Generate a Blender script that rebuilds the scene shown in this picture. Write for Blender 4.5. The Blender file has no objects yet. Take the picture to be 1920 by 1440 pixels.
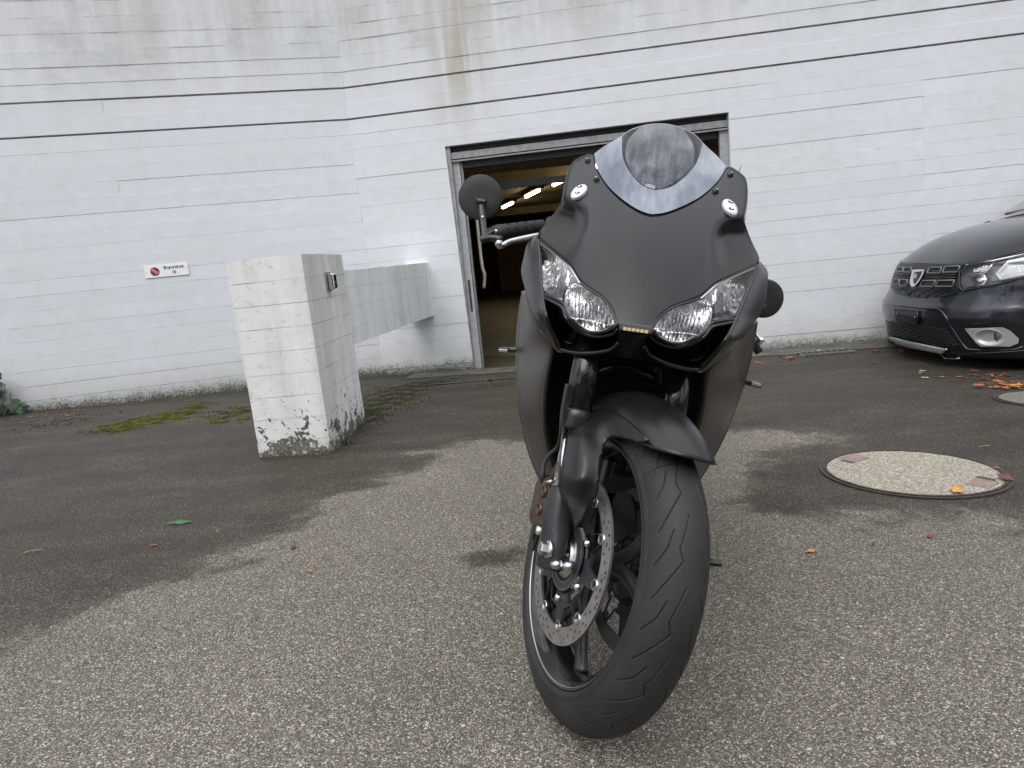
import bpy, math, random
import numpy as np
from mathutils import Vector, Matrix
C = bpy.context.scene.collection
SC = bpy.context.scene
PI = math.pi
R = math.radians
random.seed(7)
rng = np.random.default_rng(7)

# ------------------------------------------------------------------ camera
TH, RO, FPX, CAMZ = R(10.38), R(5.84), 1260.0, 0.8602
FW = np.array([0, math.cos(TH), -math.sin(TH)])
R0 = np.array([1.0, 0, 0]); U0 = np.cross(R0, FW)
RT = math.cos(RO)*R0 - math.sin(RO)*U0
UP = math.sin(RO)*R0 + math.cos(RO)*U0
CAM = np.array([0, 0, CAMZ])
cd = bpy.data.cameras.new('camera'); cam = bpy.data.objects.new('camera', cd); C.objects.link(cam)
cam.matrix_world = Matrix(((RT[0], UP[0], -FW[0], 0), (RT[1], UP[1], -FW[1], 0), (RT[2], UP[2], -FW[2], CAMZ), (0, 0, 0, 1)))
cd.sensor_width = 36; cd.lens = FPX/1920*36; cd.clip_end = 400; cd.clip_start = 0.02
SC.camera = cam

# ------------------------------------------------------------------ sky, sun, exposure
SUN_EL, SUN_AZ = 52, 200          # azimuth: clockwise from +Y, the sun stands behind and left of the camera
w = bpy.data.worlds.new('World'); SC.world = w; w.use_nodes = True
nt = w.node_tree; nt.nodes.clear()
wo = nt.nodes.new('ShaderNodeOutputWorld'); bg = nt.nodes.new('ShaderNodeBackground')
sky = nt.nodes.new('ShaderNodeTexSky'); sky.sky_type = 'NISHITA'; sky.sun_disc = False
sky.sun_elevation = R(SUN_EL); sky.sun_rotation = R(SUN_AZ); sky.dust_density = 2.0
tc = nt.nodes.new('ShaderNodeTexCoord'); mp = nt.nodes.new('ShaderNodeMapping'); mp.inputs['Scale'].default_value = (1.2, 2.6, 2.0)
nz = nt.nodes.new('ShaderNodeTexNoise'); nz.inputs['Scale'].default_value = 2.3; nz.inputs['Detail'].default_value = 6; nz.inputs['Distortion'].default_value = .6
cr = nt.nodes.new('ShaderNodeValToRGB')
cr.color_ramp.elements[0].position = .36; cr.color_ramp.elements[0].color = (.50, .52, .56, 1)
cr.color_ramp.elements[1].position = .66; cr.color_ramp.elements[1].color = (1.0, 1.0, 1.0, 1)
mul = nt.nodes.new('ShaderNodeVectorMath'); mul.operation = 'SCALE'; mul.inputs['Scale'].default_value = 9.0
mx = nt.nodes.new('ShaderNodeMix'); mx.data_type = 'RGBA'; mx.inputs['Factor'].default_value = .86
L = nt.links.new
L(tc.outputs['Generated'], mp.inputs['Vector']); L(mp.outputs['Vector'], nz.inputs['Vector']); L(nz.outputs['Fac'], cr.inputs['Fac'])
L(cr.outputs['Color'], mul.inputs[0]); L(sky.outputs['Color'], mx.inputs[6]); L(mul.outputs['Vector'], mx.inputs[7])
# an overcast sky is brighter overhead than at the horizon
sx_ = nt.nodes.new('ShaderNodeSeparateXYZ'); L(tc.outputs['Generated'], sx_.inputs[0])
ma = nt.nodes.new('ShaderNodeMath'); ma.operation = 'MULTIPLY_ADD'; ma.use_clamp = False; L(sx_.outputs[2], ma.inputs[0]); ma.inputs[1].default_value = .80; ma.inputs[2].default_value = .42
mb = nt.nodes.new('ShaderNodeMath'); mb.operation = 'MAXIMUM'; L(ma.outputs[0], mb.inputs[0]); mb.inputs[1].default_value = .40
mc = nt.nodes.new('ShaderNodeVectorMath'); mc.operation = 'SCALE'; L(mx.outputs[2], mc.inputs[0]); L(mb.outputs[0], mc.inputs['Scale'])
L(mc.outputs['Vector'], bg.inputs['Color']); bg.inputs['Strength'].default_value = .15; L(bg.outputs['Background'], wo.inputs['Surface'])
sd_ = bpy.data.lights.new('sun', 'SUN'); sd_.energy = .75; sd_.angle = R(40); sd_.color = (1, .97, .93)
sun = bpy.data.objects.new('sun', sd_); C.objects.link(sun)
sdir = Vector((math.sin(R(SUN_AZ))*math.cos(R(SUN_EL)), math.cos(R(SUN_AZ))*math.cos(R(SUN_EL)), math.sin(R(SUN_EL))))
sun.rotation_euler = sdir.to_track_quat('Z', 'Y').to_euler()
SC.view_settings.view_transform = 'Standard'; SC.view_settings.look = 'None'; SC.view_settings.gamma = 1
SC.view_settings.exposure = 1.0; SC.view_settings.use_curve_mapping = False
SC.render.engine = 'CYCLES'

# ------------------------------------------------------------------ measuring helpers (pixels of the photograph -> places in the yard)
def ray(px, py):
    return FW + RT*(px-960)/FPX - UP*(py-720)/FPX
GA, GB, KX, KY = .031, .027, .049, 1.172
CORNER = np.array([-1.23, 6.45]); AR, AL = R(-6.05), R(11.8)
eR = np.array([math.cos(AR), math.sin(AR)]); eL = np.array([math.cos(AL), math.sin(AL)])
nR = np.array([eR[1], -eR[0]]); nL = np.array([eL[1], -eL[0]])
def gz0(x, y): return -GA*(x-KX) - GB*(y-KY)
def gz(x, y):
    """height of the yard"""
    x = np.asarray(x, float); y = np.asarray(y, float)
    z = gz0(x, y)
    dr = (CORNER[0]-x)*(-nR[0]) + (CORNER[1]-y)*(-nR[1])
    dl = (CORNER[0]-x)*(-nL[0]) + (CORNER[1]-y)*(-nL[1])
    d = np.minimum(dr, dl)           # distance in front of the wall
    c = np.interp(x, [-4.5, -2.4, -1.2, -.4, 2.3, 3.4, 6], [-.02, -.033, -.01, 0, .029, .06, .12])
    t = np.clip(1-d/.8, 0, 1); t = t*t*(3-2*t)
    return z + c*t
def G(px, py, dz=0):
    d = ray(px, py); t = 3.
    for _ in range(30):
        p = CAM+d*t; e = p[2]-gz(p[0], p[1]); t += e/(-d[2]+GA*d[0]+GB*d[1]+1e-9)*.9
    p = CAM+d*t; p[2] += dz; return p
def PZ(px, py, z):
    d = ray(px, py); return CAM+d*((z-CAMZ)/d[2])
def PY(px, py, y):
    d = ray(px, py); return CAM+d*(y/d[1])
def wall_hit(px, py, side, off=0.):
    n = nR if side == 'R' else nL; e = eR if side == 'R' else eL
    d = ray(px, py); t = ((CORNER+n*off)@n)/(d[:2]@n); p = CAM+d*t
    return (p[:2]-CORNER)@e, p[2]
def wall_pt(s, z, side, off=0.):
    n = nR if side == 'R' else nL; e = eR if side == 'R' else eL
    q = CORNER+e*s+n*off; return np.array([q[0], q[1], z])

# ------------------------------------------------------------------ mesh helpers
def link(o, parent=None, **props):
    C.objects.link(o)
    if parent is not None: o.parent = parent
    for k, v in props.items(): o[k] = v
    return o
def mesh(name, V, F, mat, parent=None, smooth=True, **props):
    me = bpy.data.meshes.new(name)
    me.from_pydata([tuple(map(float, v)) for v in V], [], [tuple(map(int, f)) for f in F]); me.update()
    if smooth: me.polygons.foreach_set('use_smooth', [True]*len(me.polygons))
    if mat: me.materials.append(mat)
    o = bpy.data.objects.new(name, me)
    return link(o, parent, **props)
def empty(name, loc=(0, 0, 0), **props):
    o = bpy.data.objects.new(name, None); o.empty_display_size = .1; o.location = loc
    return link(o, None, **props)
def join(parts):
    V = []; F = []
    for v, f in parts:
        n = len(V); V += list(v); F += [tuple(i+n for i in q) for q in f]
    return V, F
def box(c, s, M=None):
    c = np.array(c, float); s = np.array(s, float)/2
    V = [c+s*np.array(q) for q in [(-1,-1,-1),(1,-1,-1),(1,1,-1),(-1,1,-1),(-1,-1,1),(1,-1,1),(1,1,1),(-1,1,1)]]
    if M is not None: V = [M[0]*v[0]+M[1]*v[1]+M[2]*v[2]+(M[3] if len(M) > 3 else 0) for v in V]
    return V, [(3,2,1,0),(4,5,6,7),(0,1,5,4),(1,2,6,5),(2,3,7,6),(3,0,4,7)]
def grid_faces(n, m, wrap=False, flip=False):
    F = []
    for i in range(n-1):
        for j in range(m if wrap else m-1):
            a = i*m+j; b = i*m+(j+1) % m; c = (i+1)*m+(j+1) % m; d = (i+1)*m+j
            F.append((a, b, c, d) if not flip else (d, c, b, a))
    return F
def unit(v): v = np.array(v, float); return v/(np.linalg.norm(v)+1e-12)
def frame(axis, hint=(0, 0, 1)):
    a = unit(axis); h = np.array(hint, float)
    if abs(a@unit(h)) > .97: h = np.array([1., 0, 0])
    x = unit(np.cross(h, a)); return x, np.cross(a, x), a
def lathe(origin, axis, prof, n=32, caps=True, hint=(0, 0, 1)):
    """prof = list of (distance along axis, radius)"""
    x, y, a = frame(axis, hint); o = np.array(origin, float); V = []
    for t, r in prof:
        for k in range(n):
            an = 2*PI*k/n; V.append(o+a*t+r*(x*math.cos(an)+y*math.sin(an)))
    F = grid_faces(len(prof), n, wrap=True)
    if caps: F.append(tuple(range(n))[::-1]); F.append(tuple((len(prof)-1)*n+k for k in range(n)))
    return V, F
def smooth_path(pts, n=8):
    P = [np.array(p, float) for p in pts]
    if len(P) < 3 or n <= 1: return P
    out = []
    for i in range(len(P)-1):
        p0 = P[max(i-1, 0)]; p1 = P[i]; p2 = P[i+1]; p3 = P[min(i+2, len(P)-1)]
        for k in range(n):
            t = k/n
            out.append(.5*((2*p1)+(-p0+p2)*t+(2*p0-5*p1+4*p2-p3)*t*t+(-p0+3*p1-3*p2+p3)*t**3))
    out.append(P[-1]); return out
def tube(pts, r, n=12, sub=6, caps=True, sx=1., hint=(0, 0, 1)):
    P = smooth_path(pts, sub); m = len(P); V = []
    rr = r if callable(r) else (lambda t: r if not isinstance(r, (list, tuple)) else float(np.interp(t, np.linspace(0, 1, len(r)), r)))
    px = None
    for i, p in enumerate(P):
        a = unit(P[min(i+1, m-1)]-P[max(i-1, 0)])
        if px is None: x, y, _ = frame(a, hint)
        else:
            x = unit(px-a*(px@a)); y = np.cross(a, x)
        px = x; q = rr(i/(m-1))
        for k in range(n):
            an = 2*PI*k/n; V.append(p+q*(sx*x*math.cos(an)+y*math.sin(an)))
    F = grid_faces(m, n, wrap=True)
    if caps: F.append(tuple(range(n))[::-1]); F.append(tuple((m-1)*n+k for k in range(n)))
    return V, F
def bevel(o, w=.002, seg=2, ang=35):
    m = o.modifiers.new('bevel', 'BEVEL'); m.width = w; m.segments = seg; m.limit_method = 'ANGLE'; m.angle_limit = R(ang); m.harden_normals = False
    return o
def solid(o, t=.003, off=-1):
    m = o.modifiers.new('solid', 'SOLIDIFY'); m.thickness = t; m.offset = off; return o
def autosmooth(o, ang=35):
    me = o.data
    me.polygons.foreach_set('use_smooth', [True]*len(me.polygons))
    try: me.set_sharp_from_angle(angle=R(ang))
    except Exception: pass
    return o
def resample(pl, n):
    P = np.array(pl, float); d = np.r_[0, np.cumsum(np.linalg.norm(np.diff(P, axis=0), axis=1))]
    t = np.linspace(0, d[-1], n); return np.stack([np.interp(t, d, P[:, k]) for k in range(P.shape[1])], 1)
def coons(top, right, bottom, left, n, m):
    """n rows, m columns; top/bottom run left to right, left/right run top to bottom"""
    sm = lambda q: smooth_path([np.array(p, float) for p in q], 8) if len(q) > 2 else q
    T = resample(sm(top), m); B = resample(sm(bottom), m); Lf = resample(sm(left), n); Rr = resample(sm(right), n)
    s = np.linspace(0, 1, m)[None, :, None]; t = np.linspace(0, 1, n)[:, None, None]
    P = (1-t)*T[None]+t*B[None]+(1-s)*Lf[:, None]+s*Rr[:, None]
    P -= (1-s)*(1-t)*T[0]+s*(1-t)*T[-1]+(1-s)*t*B[0]+s*t*B[-1]
    return P

# ------------------------------------------------------------------ material helpers
class NT:
    def __init__(s, name):
        s.m = bpy.data.materials.new(name); s.m.use_nodes = True; s.t = s.m.node_tree
        s.b = s.t.nodes['Principled BSDF']; s.out = s.t.nodes['Material Output']
    def n(s, typ, **kw):
        q = s.t.nodes.new('ShaderNode'+typ)
        for k, v in kw.items():
            if k.startswith('i_'):
                key = k[2:]; key = int(key) if key.isdigit() else key.replace('_', ' ')
                q.inputs[key].default_value = v
            else: setattr(q, k, v)
        return q
    def l(s, a, b): s.t.links.new(a, b)
    def pos(s, scale=(1, 1, 1), world=True):
        g = s.n('NewGeometry') if world else s.n('TexCoord')
        m = s.n('Mapping'); m.inputs['Scale'].default_value = scale
        s.l(g.outputs['Position' if world else 'Object'], m.inputs['Vector']); return m.outputs[0]
    def noise(s, vec, scale, detail=5, rough=.55, dist=0.):
        q = s.n('TexNoise'); q.inputs['Scale'].default_value = scale; q.inputs['Detail'].default_value = detail
        q.inputs['Roughness'].default_value = rough; q.inputs['Distortion'].default_value = dist; s.l(vec, q.inputs['Vector']); return q.outputs['Fac']
    def ramp(s, fac, *stops):
        q = s.n('ValToRGB'); e = q.color_ramp.elements
        while len(e) < len(stops): e.new(.5)
        for k, (p, c) in enumerate(stops):
            e[k].position = p; e[k].color = (c, c, c, 1) if isinstance(c, (int, float)) else (*c, 1)
        s.l(fac, q.inputs['Fac']); return q.outputs['Color']
    def math(s, op, a, b=None, clamp=False):
        q = s.n('Math'); q.operation = op; q.use_clamp = clamp
        for k, v in enumerate((a, b)):
            if v is None: continue
            if isinstance(v, (int, float)): q.inputs[k].default_value = v
            else: s.l(v, q.inputs[k])
        return q.outputs[0]
    def mix(s, f, a, b, mode='MIX'):
        q = s.n('Mix'); q.data_type = 'RGBA'; q.blend_type = mode
        for k, v in ((0, f), (6, a), (7, b)):
            if isinstance(v, (int, float)): q.inputs[k].default_value = v if k == 0 else (v, v, v, 1)
            elif isinstance(v, tuple): q.inputs[k].default_value = (*v, 1)
            else: s.l(v, q.inputs[k])
        return q.outputs[2]
    def bump(s, h, strength=.3, dist=.002, nrm=None):
        q = s.n('Bump'); q.inputs['Strength'].default_value = strength; q.inputs['Distance'].default_value = dist
        s.l(h, q.inputs['Height'])
        if nrm is not None: s.l(nrm, q.inputs['Normal'])
        s.l(q.outputs[0], s.b.inputs['Normal']); return q.outputs[0]
    def sep(s, vec):
        q = s.n('SeparateXYZ'); s.l(vec, q.inputs[0]); return q.outputs
def simple(name, col, rough=.5, metal=0., noise=0., nscale=40, bump=0., coat=0., spec=.5, bscale=None, dist=.001):
    t = NT(name); b = t.b
    b.inputs['Base Color'].default_value = (*col, 1); b.inputs['Roughness'].default_value = rough; b.inputs['Metallic'].default_value = metal
    b.inputs['Specular IOR Level'].default_value = spec
    if coat: b.inputs['Coat Weight'].default_value = coat; b.inputs['Coat Roughness'].default_value = .04
    if noise or bump:
        v = t.pos(world=True); f = t.noise(v, nscale, 5)
        if noise:
            k = t.ramp(f, (.3, 1-noise), (.7, 1+noise)); t.l(t.mix(1., tuple(col), k, 'MULTIPLY'), b.inputs['Base Color'])
            rr = t.math('MULTIPLY_ADD', f, noise*.5*rough+.0); t.t.nodes[-1].inputs[2].default_value = rough*(1-noise*.25); t.l(rr, b.inputs['Roughness'])
        if bump: t.bump(t.noise(v, bscale or nscale*4, 4), bump, dist)
    return t.m
# ================================================================== SETTING
# ---- materials of the place
def concrete(name, base=(.665, .69, .735), grime=.5, kind='wall'):
    t = NT(name); b = t.b; b.inputs['Roughness'].default_value = .78; b.inputs['Specular IOR Level'].default_value = .3
    p = t.pos(); xyz = t.sep(p)
    n1 = t.noise(p, 1.1, 6, .6); n2 = t.noise(p, 9, 6, .6); n3 = t.noise(p, 70, 4, .6)
    oi = t.n('ObjectInfo')
    col = t.mix(t.ramp(n1, (.35, 0.), (.65, 1.)), tuple(base), (base[0]*.93, base[1]*.955, base[2]*.93))
    col = t.mix(t.math('MULTIPLY', oi.outputs['Random'], .5), col, (base[0]*.93, base[1]*.93, base[2]*.94))
    col = t.mix(t.ramp(n2, (.45, 0.), (.8, .35)), col, (.50, .51, .50))
    # paint pits
    v = t.n('TexVoronoi'); v.inputs['Scale'].default_value = 16; t.l(p, v.inputs['Vector'])
    vr = t.n('TexWhiteNoise'); t.l(v.outputs['Position'], vr.inputs['Vector'])
    small = t.math('MULTIPLY', t.math('LESS_THAN', v.outputs['Distance'], .055), t.math('GREATER_THAN', vr.outputs['Value'], .45))
    col = t.mix(t.math('MULTIPLY', small, .55), col, (.16, .15, .14))
    # fine horizontal grain of the shuttering boards
    gr = t.noise(t.pos((2.2, 2.2, 60)), 4, 5, .65)
    col = t.mix(t.ramp(gr, (.54, 0.), (.70, .30)), col, (.42, .42, .41))
    if kind == 'wall':
        # dirt washed down from above the upper groove
        up = t.ramp(t.math('MULTIPLY', t.math('SUBTRACT', xyz[2], 2.35), 1.25), (.0, 0.), (.9, 1.))
        st = t.noise(t.pos((5, 5, .35)), 1.0, 6, .6)
        col = t.mix(t.math('MULTIPLY', t.math('MULTIPLY', up, t.ramp(st, (.38, .15), (.68, 1.))), .62), col, (.37, .365, .33))
        bl = t.noise(t.pos((1., 1., 1.5)), 2.2, 8, .7)
        col = t.mix(t.math('MULTIPLY', t.math('MULTIPLY', up, t.ramp(bl, (.52, 0.), (.66, 1.))), .28), col, (.22, .22, .19))
        fr = t.math('FRACT', t.math('DIVIDE', t.math('ADD', t.math('SUBTRACT', xyz[2], 2.536), t.math('MULTIPLY', t.math('SUBTRACT', n2, .5), .012)), .128))
        ln = t.math('MULTIPLY', t.math('GREATER_THAN', fr, .90), t.ramp(t.noise(t.pos((1.2, 1.2, 8)), 1.6, 6, .7), (.50, 0.), (.60, 1.)))
        col = t.mix(t.math('MULTIPLY', t.math('MULTIPLY', ln, up), .75), col, (.24, .21, .09))
        # brown run below the gutter outlet above the garage door
        dx = t.math('ABSOLUTE', t.math('SUBTRACT', xyz[0], -.18))
        wob = t.math('MULTIPLY', t.math('SUBTRACT', t.noise(t.pos((1, 1, .8)), 3, 4), .5), .5)
        m = t.ramp(t.math('ADD', dx, wob), (.02, 1.), (.42, 0.))
        m = t.math('MULTIPLY', m, t.ramp(t.math('SUBTRACT', xyz[2], 1.9), (.0, 0.), (.75, 1.)))
        m = t.math('MULTIPLY', m, t.ramp(t.noise(t.pos((9, 9, .5)), 1.2, 5), (.35, .1), (.62, 1.)))
        col = t.mix(t.math('MULTIPLY', m, .65), col, (.33, .27, .17))
        for x0, wd, am in ((.95, .18, .5), (1.9, .12, .35), (-2.7, .14, .4)):
            dx = t.math('ABSOLUTE', t.math('SUBTRACT', xyz[0], x0))
            m = t.math('MULTIPLY', t.ramp(t.math('ADD', dx, wob), (.02, 1.), (wd+.1, 0.)), t.ramp(t.math('SUBTRACT', xyz[2], 2.5), (.0, 0.), (.6, 1.)))
            col = t.mix(t.math('MULTIPLY', m, am), col, (.36, .33, .26))
        hgt = t.math('ADD', t.math('ADD', xyz[2], .125), t.math('MULTIPLY', xyz[0], .024))
        h1 = .34; h2 = .10
    elif kind == 'pillar':
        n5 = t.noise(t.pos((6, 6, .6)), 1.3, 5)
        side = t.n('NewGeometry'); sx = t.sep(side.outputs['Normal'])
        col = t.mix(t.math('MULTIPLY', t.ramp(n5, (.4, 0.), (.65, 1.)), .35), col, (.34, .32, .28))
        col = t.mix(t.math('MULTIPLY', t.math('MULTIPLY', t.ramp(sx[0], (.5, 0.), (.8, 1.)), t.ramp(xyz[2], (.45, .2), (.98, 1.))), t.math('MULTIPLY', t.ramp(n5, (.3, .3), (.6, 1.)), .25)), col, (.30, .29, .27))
        col = t.mix(t.math('MULTIPLY', t.ramp(t.noise(p, 26, 6, .75), (.56, 0.), (.66, 1.)), .3), col, (.20, .19, .18))
        # paint flaked off above the foot
        ch = t.noise(p, 17, 6, .7, .5)
        lim = t.ramp(t.math('ADD', xyz[2], .03), (.0, .42), (.10, .53), (.20, .60), (.36, .68), (.5, .8))
        flake = t.math('GREATER_THAN', ch, lim)
        flake = t.math('MULTIPLY', flake, t.ramp(t.math('ADD', xyz[2], .03), (.3, 1.), (.6, 0.)))
        col = t.mix(t.math('MULTIPLY', flake, .92), col, (.045, .038, .035))
        hgt = t.math('ADD', xyz[2], .03); h1 = .12; h2 = .05
    else:
        n5 = t.noise(t.pos((4, 4, .5)), 1.6, 5)
        col = t.mix(t.math('MULTIPLY', t.ramp(n5, (.42, 0.), (.68, 1.)), .28), col, (.36, .37, .33))
        hgt = t.math('ADD', xyz[2], 5.); h1 = .2; h2 = .1
    # splash zone at the foot, algae and soil
    hh = t.math('ADD', hgt, t.math('MULTIPLY', t.math('SUBTRACT', n2, .5), -.10))
    col = t.mix(t.math('MULTIPLY', t.ramp(hh, (.02, 1.), (h1, 0.)), grime), col, (.34, .33, .27))
    col = t.mix(t.math('MULTIPLY', t.ramp(t.math('ADD', hh, t.math('MULTIPLY', t.math('SUBTRACT', n3, .5), .25)), (.0, 1.), (h2, 0.)), .95), col, (.05, .05, .035))
    t.l(col, b.inputs['Base Color'])
    hb = t.math('ADD', t.math('MULTIPLY', n3, .5), t.math('ADD', t.math('MULTIPLY', gr, .8), t.math('MULTIPLY', small, -1.5)))
    t.bump(hb, .45, .003)
    return t.m
M_WALL = concrete('painted_board_marked_concrete')
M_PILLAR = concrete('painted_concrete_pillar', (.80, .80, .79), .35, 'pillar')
M_BEAM = concrete('painted_concrete_beam', (.80, .82, .82), .3, 'beam')
M_CORE = simple('bare_concrete', (.30, .29, .28), .9, noise=.25, nscale=12, bump=.3)

def asphalt():
    t = NT('worn_asphalt'); b = t.b
    p = t.pos(); xyz = t.sep(p)
    big = t.noise(p, .9, 6, .6); mid = t.noise(p, 5, 6, .65); fine = t.noise(p, 240, 3, .6)
    wa = t.n('Attribute'); wa.attribute_name = 'wet'
    mo = t.n('Attribute'); mo.attribute_name = 'moss'
    v = t.n('TexVoronoi'); v.inputs['Scale'].default_value = 240; t.l(p, v.inputs['Vector'])
    v2 = t.n('TexVoronoi'); v2.inputs['Scale'].default_value = 420; t.l(p, v2.inputs['Vector'])
    v3 = t.n('TexVoronoi'); v3.inputs['Scale'].default_value = 70; t.l(p, v3.inputs['Vector'])
    s1 = t.sep(v.outputs['Color']); s2 = t.sep(v2.outputs['Color']); s3 = t.sep(v3.outputs['Color'])
    st = t.ramp(s1[0], (.0, (.052, .0455, .037)), (.4, (.129, .114, .092)), (.68, (.210, .187, .151)), (.84, (.33, .295, .24)), (.95, (.54, .495, .42)))
    st2 = t.ramp(s2[1], (.0, (.053, .047, .038)), (.5, (.123, .110, .089)), (.85, (.22, .197, .162)), (1., (.48, .45, .385)))
    col = t.mix(t.ramp(v.outputs['Distance'], (.35, 0.), (.6, 1.)), st, st2)
    # odd tan and slate stones
    col = t.mix(t.math('MULTIPLY', t.math('GREATER_THAN', s3[0], .93), t.math('LESS_THAN', v3.outputs['Distance'], .27)), col, t.ramp(s3[1], (.2, (.42, .38, .31)), (.6, (.52, .50, .46)), (.9, (.2, .21, .23))))
    dark = t.mix(1., col, t.ramp(s2[0], (.0, .12), (.6, .32), (.82, .65), (.92, 1.5)), 'MULTIPLY')
    dark = t.mix(.50, dark, (.020, .0155, .0105))
    pv = t.noise(t.pos((1, 2.2, 1)), 1.7, 7, .68)
    dark = t.mix(1., dark, t.ramp(pv, (.34, (.62, .60, .58)), (.52, (.95, .89, .81)), (.70, (1.5, 1.38, 1.22))), 'MULTIPLY')
    m = t.math('ADD', wa.outputs['Fac'], t.math('ADD', t.math('MULTIPLY', t.math('SUBTRACT', t.noise(p, 3.2, 9, .72, .3), .5), 1.9), t.math('MULTIPLY', t.math('SUBTRACT', big, .5), .35)))
    m = t.math('ADD', m, t.math('MULTIPLY', t.math('SUBTRACT', fine, .5), .35))
    wet = t.ramp(m, (.30, 0.), (.50, .8), (.72, 1.))
    col = t.mix(1., col, t.ramp(big, (.3, .84), (.7, 1.12)), 'MULTIPLY')
    col = t.mix(wet, col, dark)
    mm = t.math('ADD', mo.outputs['Fac'], t.math('MULTIPLY', t.math('SUBTRACT', t.noise(p, 11, 6, .7), .5), 1.2))
    col = t.mix(t.ramp(mm, (.42, 0.), (.8, .75)), col, t.ramp(fine, (.3, (.035, .038, .012)), (.7, (.10, .095, .03))))
    # soil against the wall
    t.l(col, b.inputs['Base Color'])
    t.l(t.mix(wet, .8, .55), b.inputs['Roughness']); b.inputs['Specular IOR Level'].default_value = .35
    h = t.math('SUBTRACT', t.math('MULTIPLY', s1[1], .6), v.outputs['Distance'])
    h = t.math('ADD', h, t.math('MULTIPLY', t.math('SUBTRACT', s2[2], v2.outputs['Distance']), .4))
    t.bump(h, .75, .0035)
    return t.m
M_ASPH = asphalt()

# ---- yard: one sheet to the horizon
def seg_dist(px, py, poly):
    P = np.array(poly); d = np.full(px.shape, 1e9); ins = np.zeros(px.shape, bool); n = len(P)
    for i in range(n):
        a = P[i]; b_ = P[(i+1) % n]; ab = b_-a
        t = np.clip(((px-a[0])*ab[0]+(py-a[1])*ab[1])/(ab@ab+1e-12), 0, 1)
        d = np.minimum(d, np.hypot(px-a[0]-t*ab[0], py-a[1]-t*ab[1]))
        c = ((a[1] > py) != (b_[1] > py)) & (px < (b_[0]-a[0])*(py-a[1])/(b_[1]-a[1]+1e-12)+a[0]); ins ^= c
    return np.where(ins, d, -d)
def gpoly(pl): return [tuple(G(*p)[:2]) for p in pl]
xs = np.unique(np.r_[-60, -40, -25, -15, np.arange(-10, -5, .5), np.arange(-5, 5.01, .04), np.arange(5.5, 10, .5), 15, 25, 40, 60])
ys = np.unique(np.r_[-60, -40, -25, -15, np.arange(-8, .3, .4), np.arange(.4, 6.9, .04), 8, 10, 15, 25, 40, 60])
X, Y = np.meshgrid(xs, ys); Zg = gz(X, Y)
n_, m_ = X.shape
V = np.stack([X.ravel(), Y.ravel(), Zg.ravel()], 1)
me = bpy.data.meshes.new('asphalt_yard'); me.from_pydata(V.tolist(), [], grid_faces(n_, m_)); me.update()
me.polygons.foreach_set('use_smooth', [True]*len(me.polygons)); me.materials.append(M_ASPH)
dry = gpoly([(-700, 1460), (-200, 1290), (0, 1205), (120, 1165), (230, 1122), (330, 1078), (450, 1030), (560, 975), (640, 930), (720, 890), (800, 858), (880, 832), (980, 822), (1100, 815), (1250, 812), (1400, 812), (1480, 806), (1590, 812), (1580, 836), (1490, 842), (1430, 862), (1400, 905), (1430, 935), (1530, 958), (1640, 972), (1800, 972), (2000, 975), (2500, 1010), (2600, 1440), (1900, 1900), (0, 1900), (-800, 1900)])
sdist = seg_dist(X.ravel(), Y.ravel(), dry)
wet = .5 - np.clip(sdist/.5, -.5, .5)
def blob(px, py, rx, ry, amt):
    g = G(px, py); return amt*np.exp(-(((X.ravel()-g[0])/rx)**2+((Y.ravel()-g[1])/ry)**2))
wet += blob(935, 1050, .12, .10, .75) + blob(1465, 945, .12, .1, .5) + blob(620, 870, .25, .2, .2) + blob(1860, 640+120, .9, .5, .4) + blob(1800, 690, 1.2, .5, .4)
wet -= blob(760, 850, .35, .12, .35) + blob(1880, 800, .4, .1, .3) + blob(1690, 880, .3, .3, 0)
a = me.attributes.new('wet', 'FLOAT', 'POINT'); a.data.foreach_set('value', np.clip(wet, 0, 1.1).astype(np.float32))
dr = (CORNER[0]-X)*(-nR[0]) + (CORNER[1]-Y)*(-nR[1]); dl = (CORNER[0]-X)*(-nL[0]) + (CORNER[1]-Y)*(-nL[1])
dw = np.minimum(dr, dl).ravel()
moss = np.clip(.55*np.exp(-np.clip(dw, 0, 9)/.22), 0, 1)
moss += blob(150, 840, 1.6, .5, .28) + blob(760, 745, .45, .55, .55) + blob(720, 770, .3, .4, .35) + blob(300, 775, .8, .25, .4) + blob(250, 800, .8, .5, .22) + blob(430, 785, .4, .2, .3) + blob(270, 792, .75, .16, .45)
a = me.attributes.new('moss', 'FLOAT', 'POINT'); a.data.foreach_set('value', np.clip(moss, 0, 1).astype(np.float32))
link(bpy.data.objects.new('asphalt_yard', me), None, kind='structure', label='worn asphalt yard, wet and dark by the wall and dry and pale in front')

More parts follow.
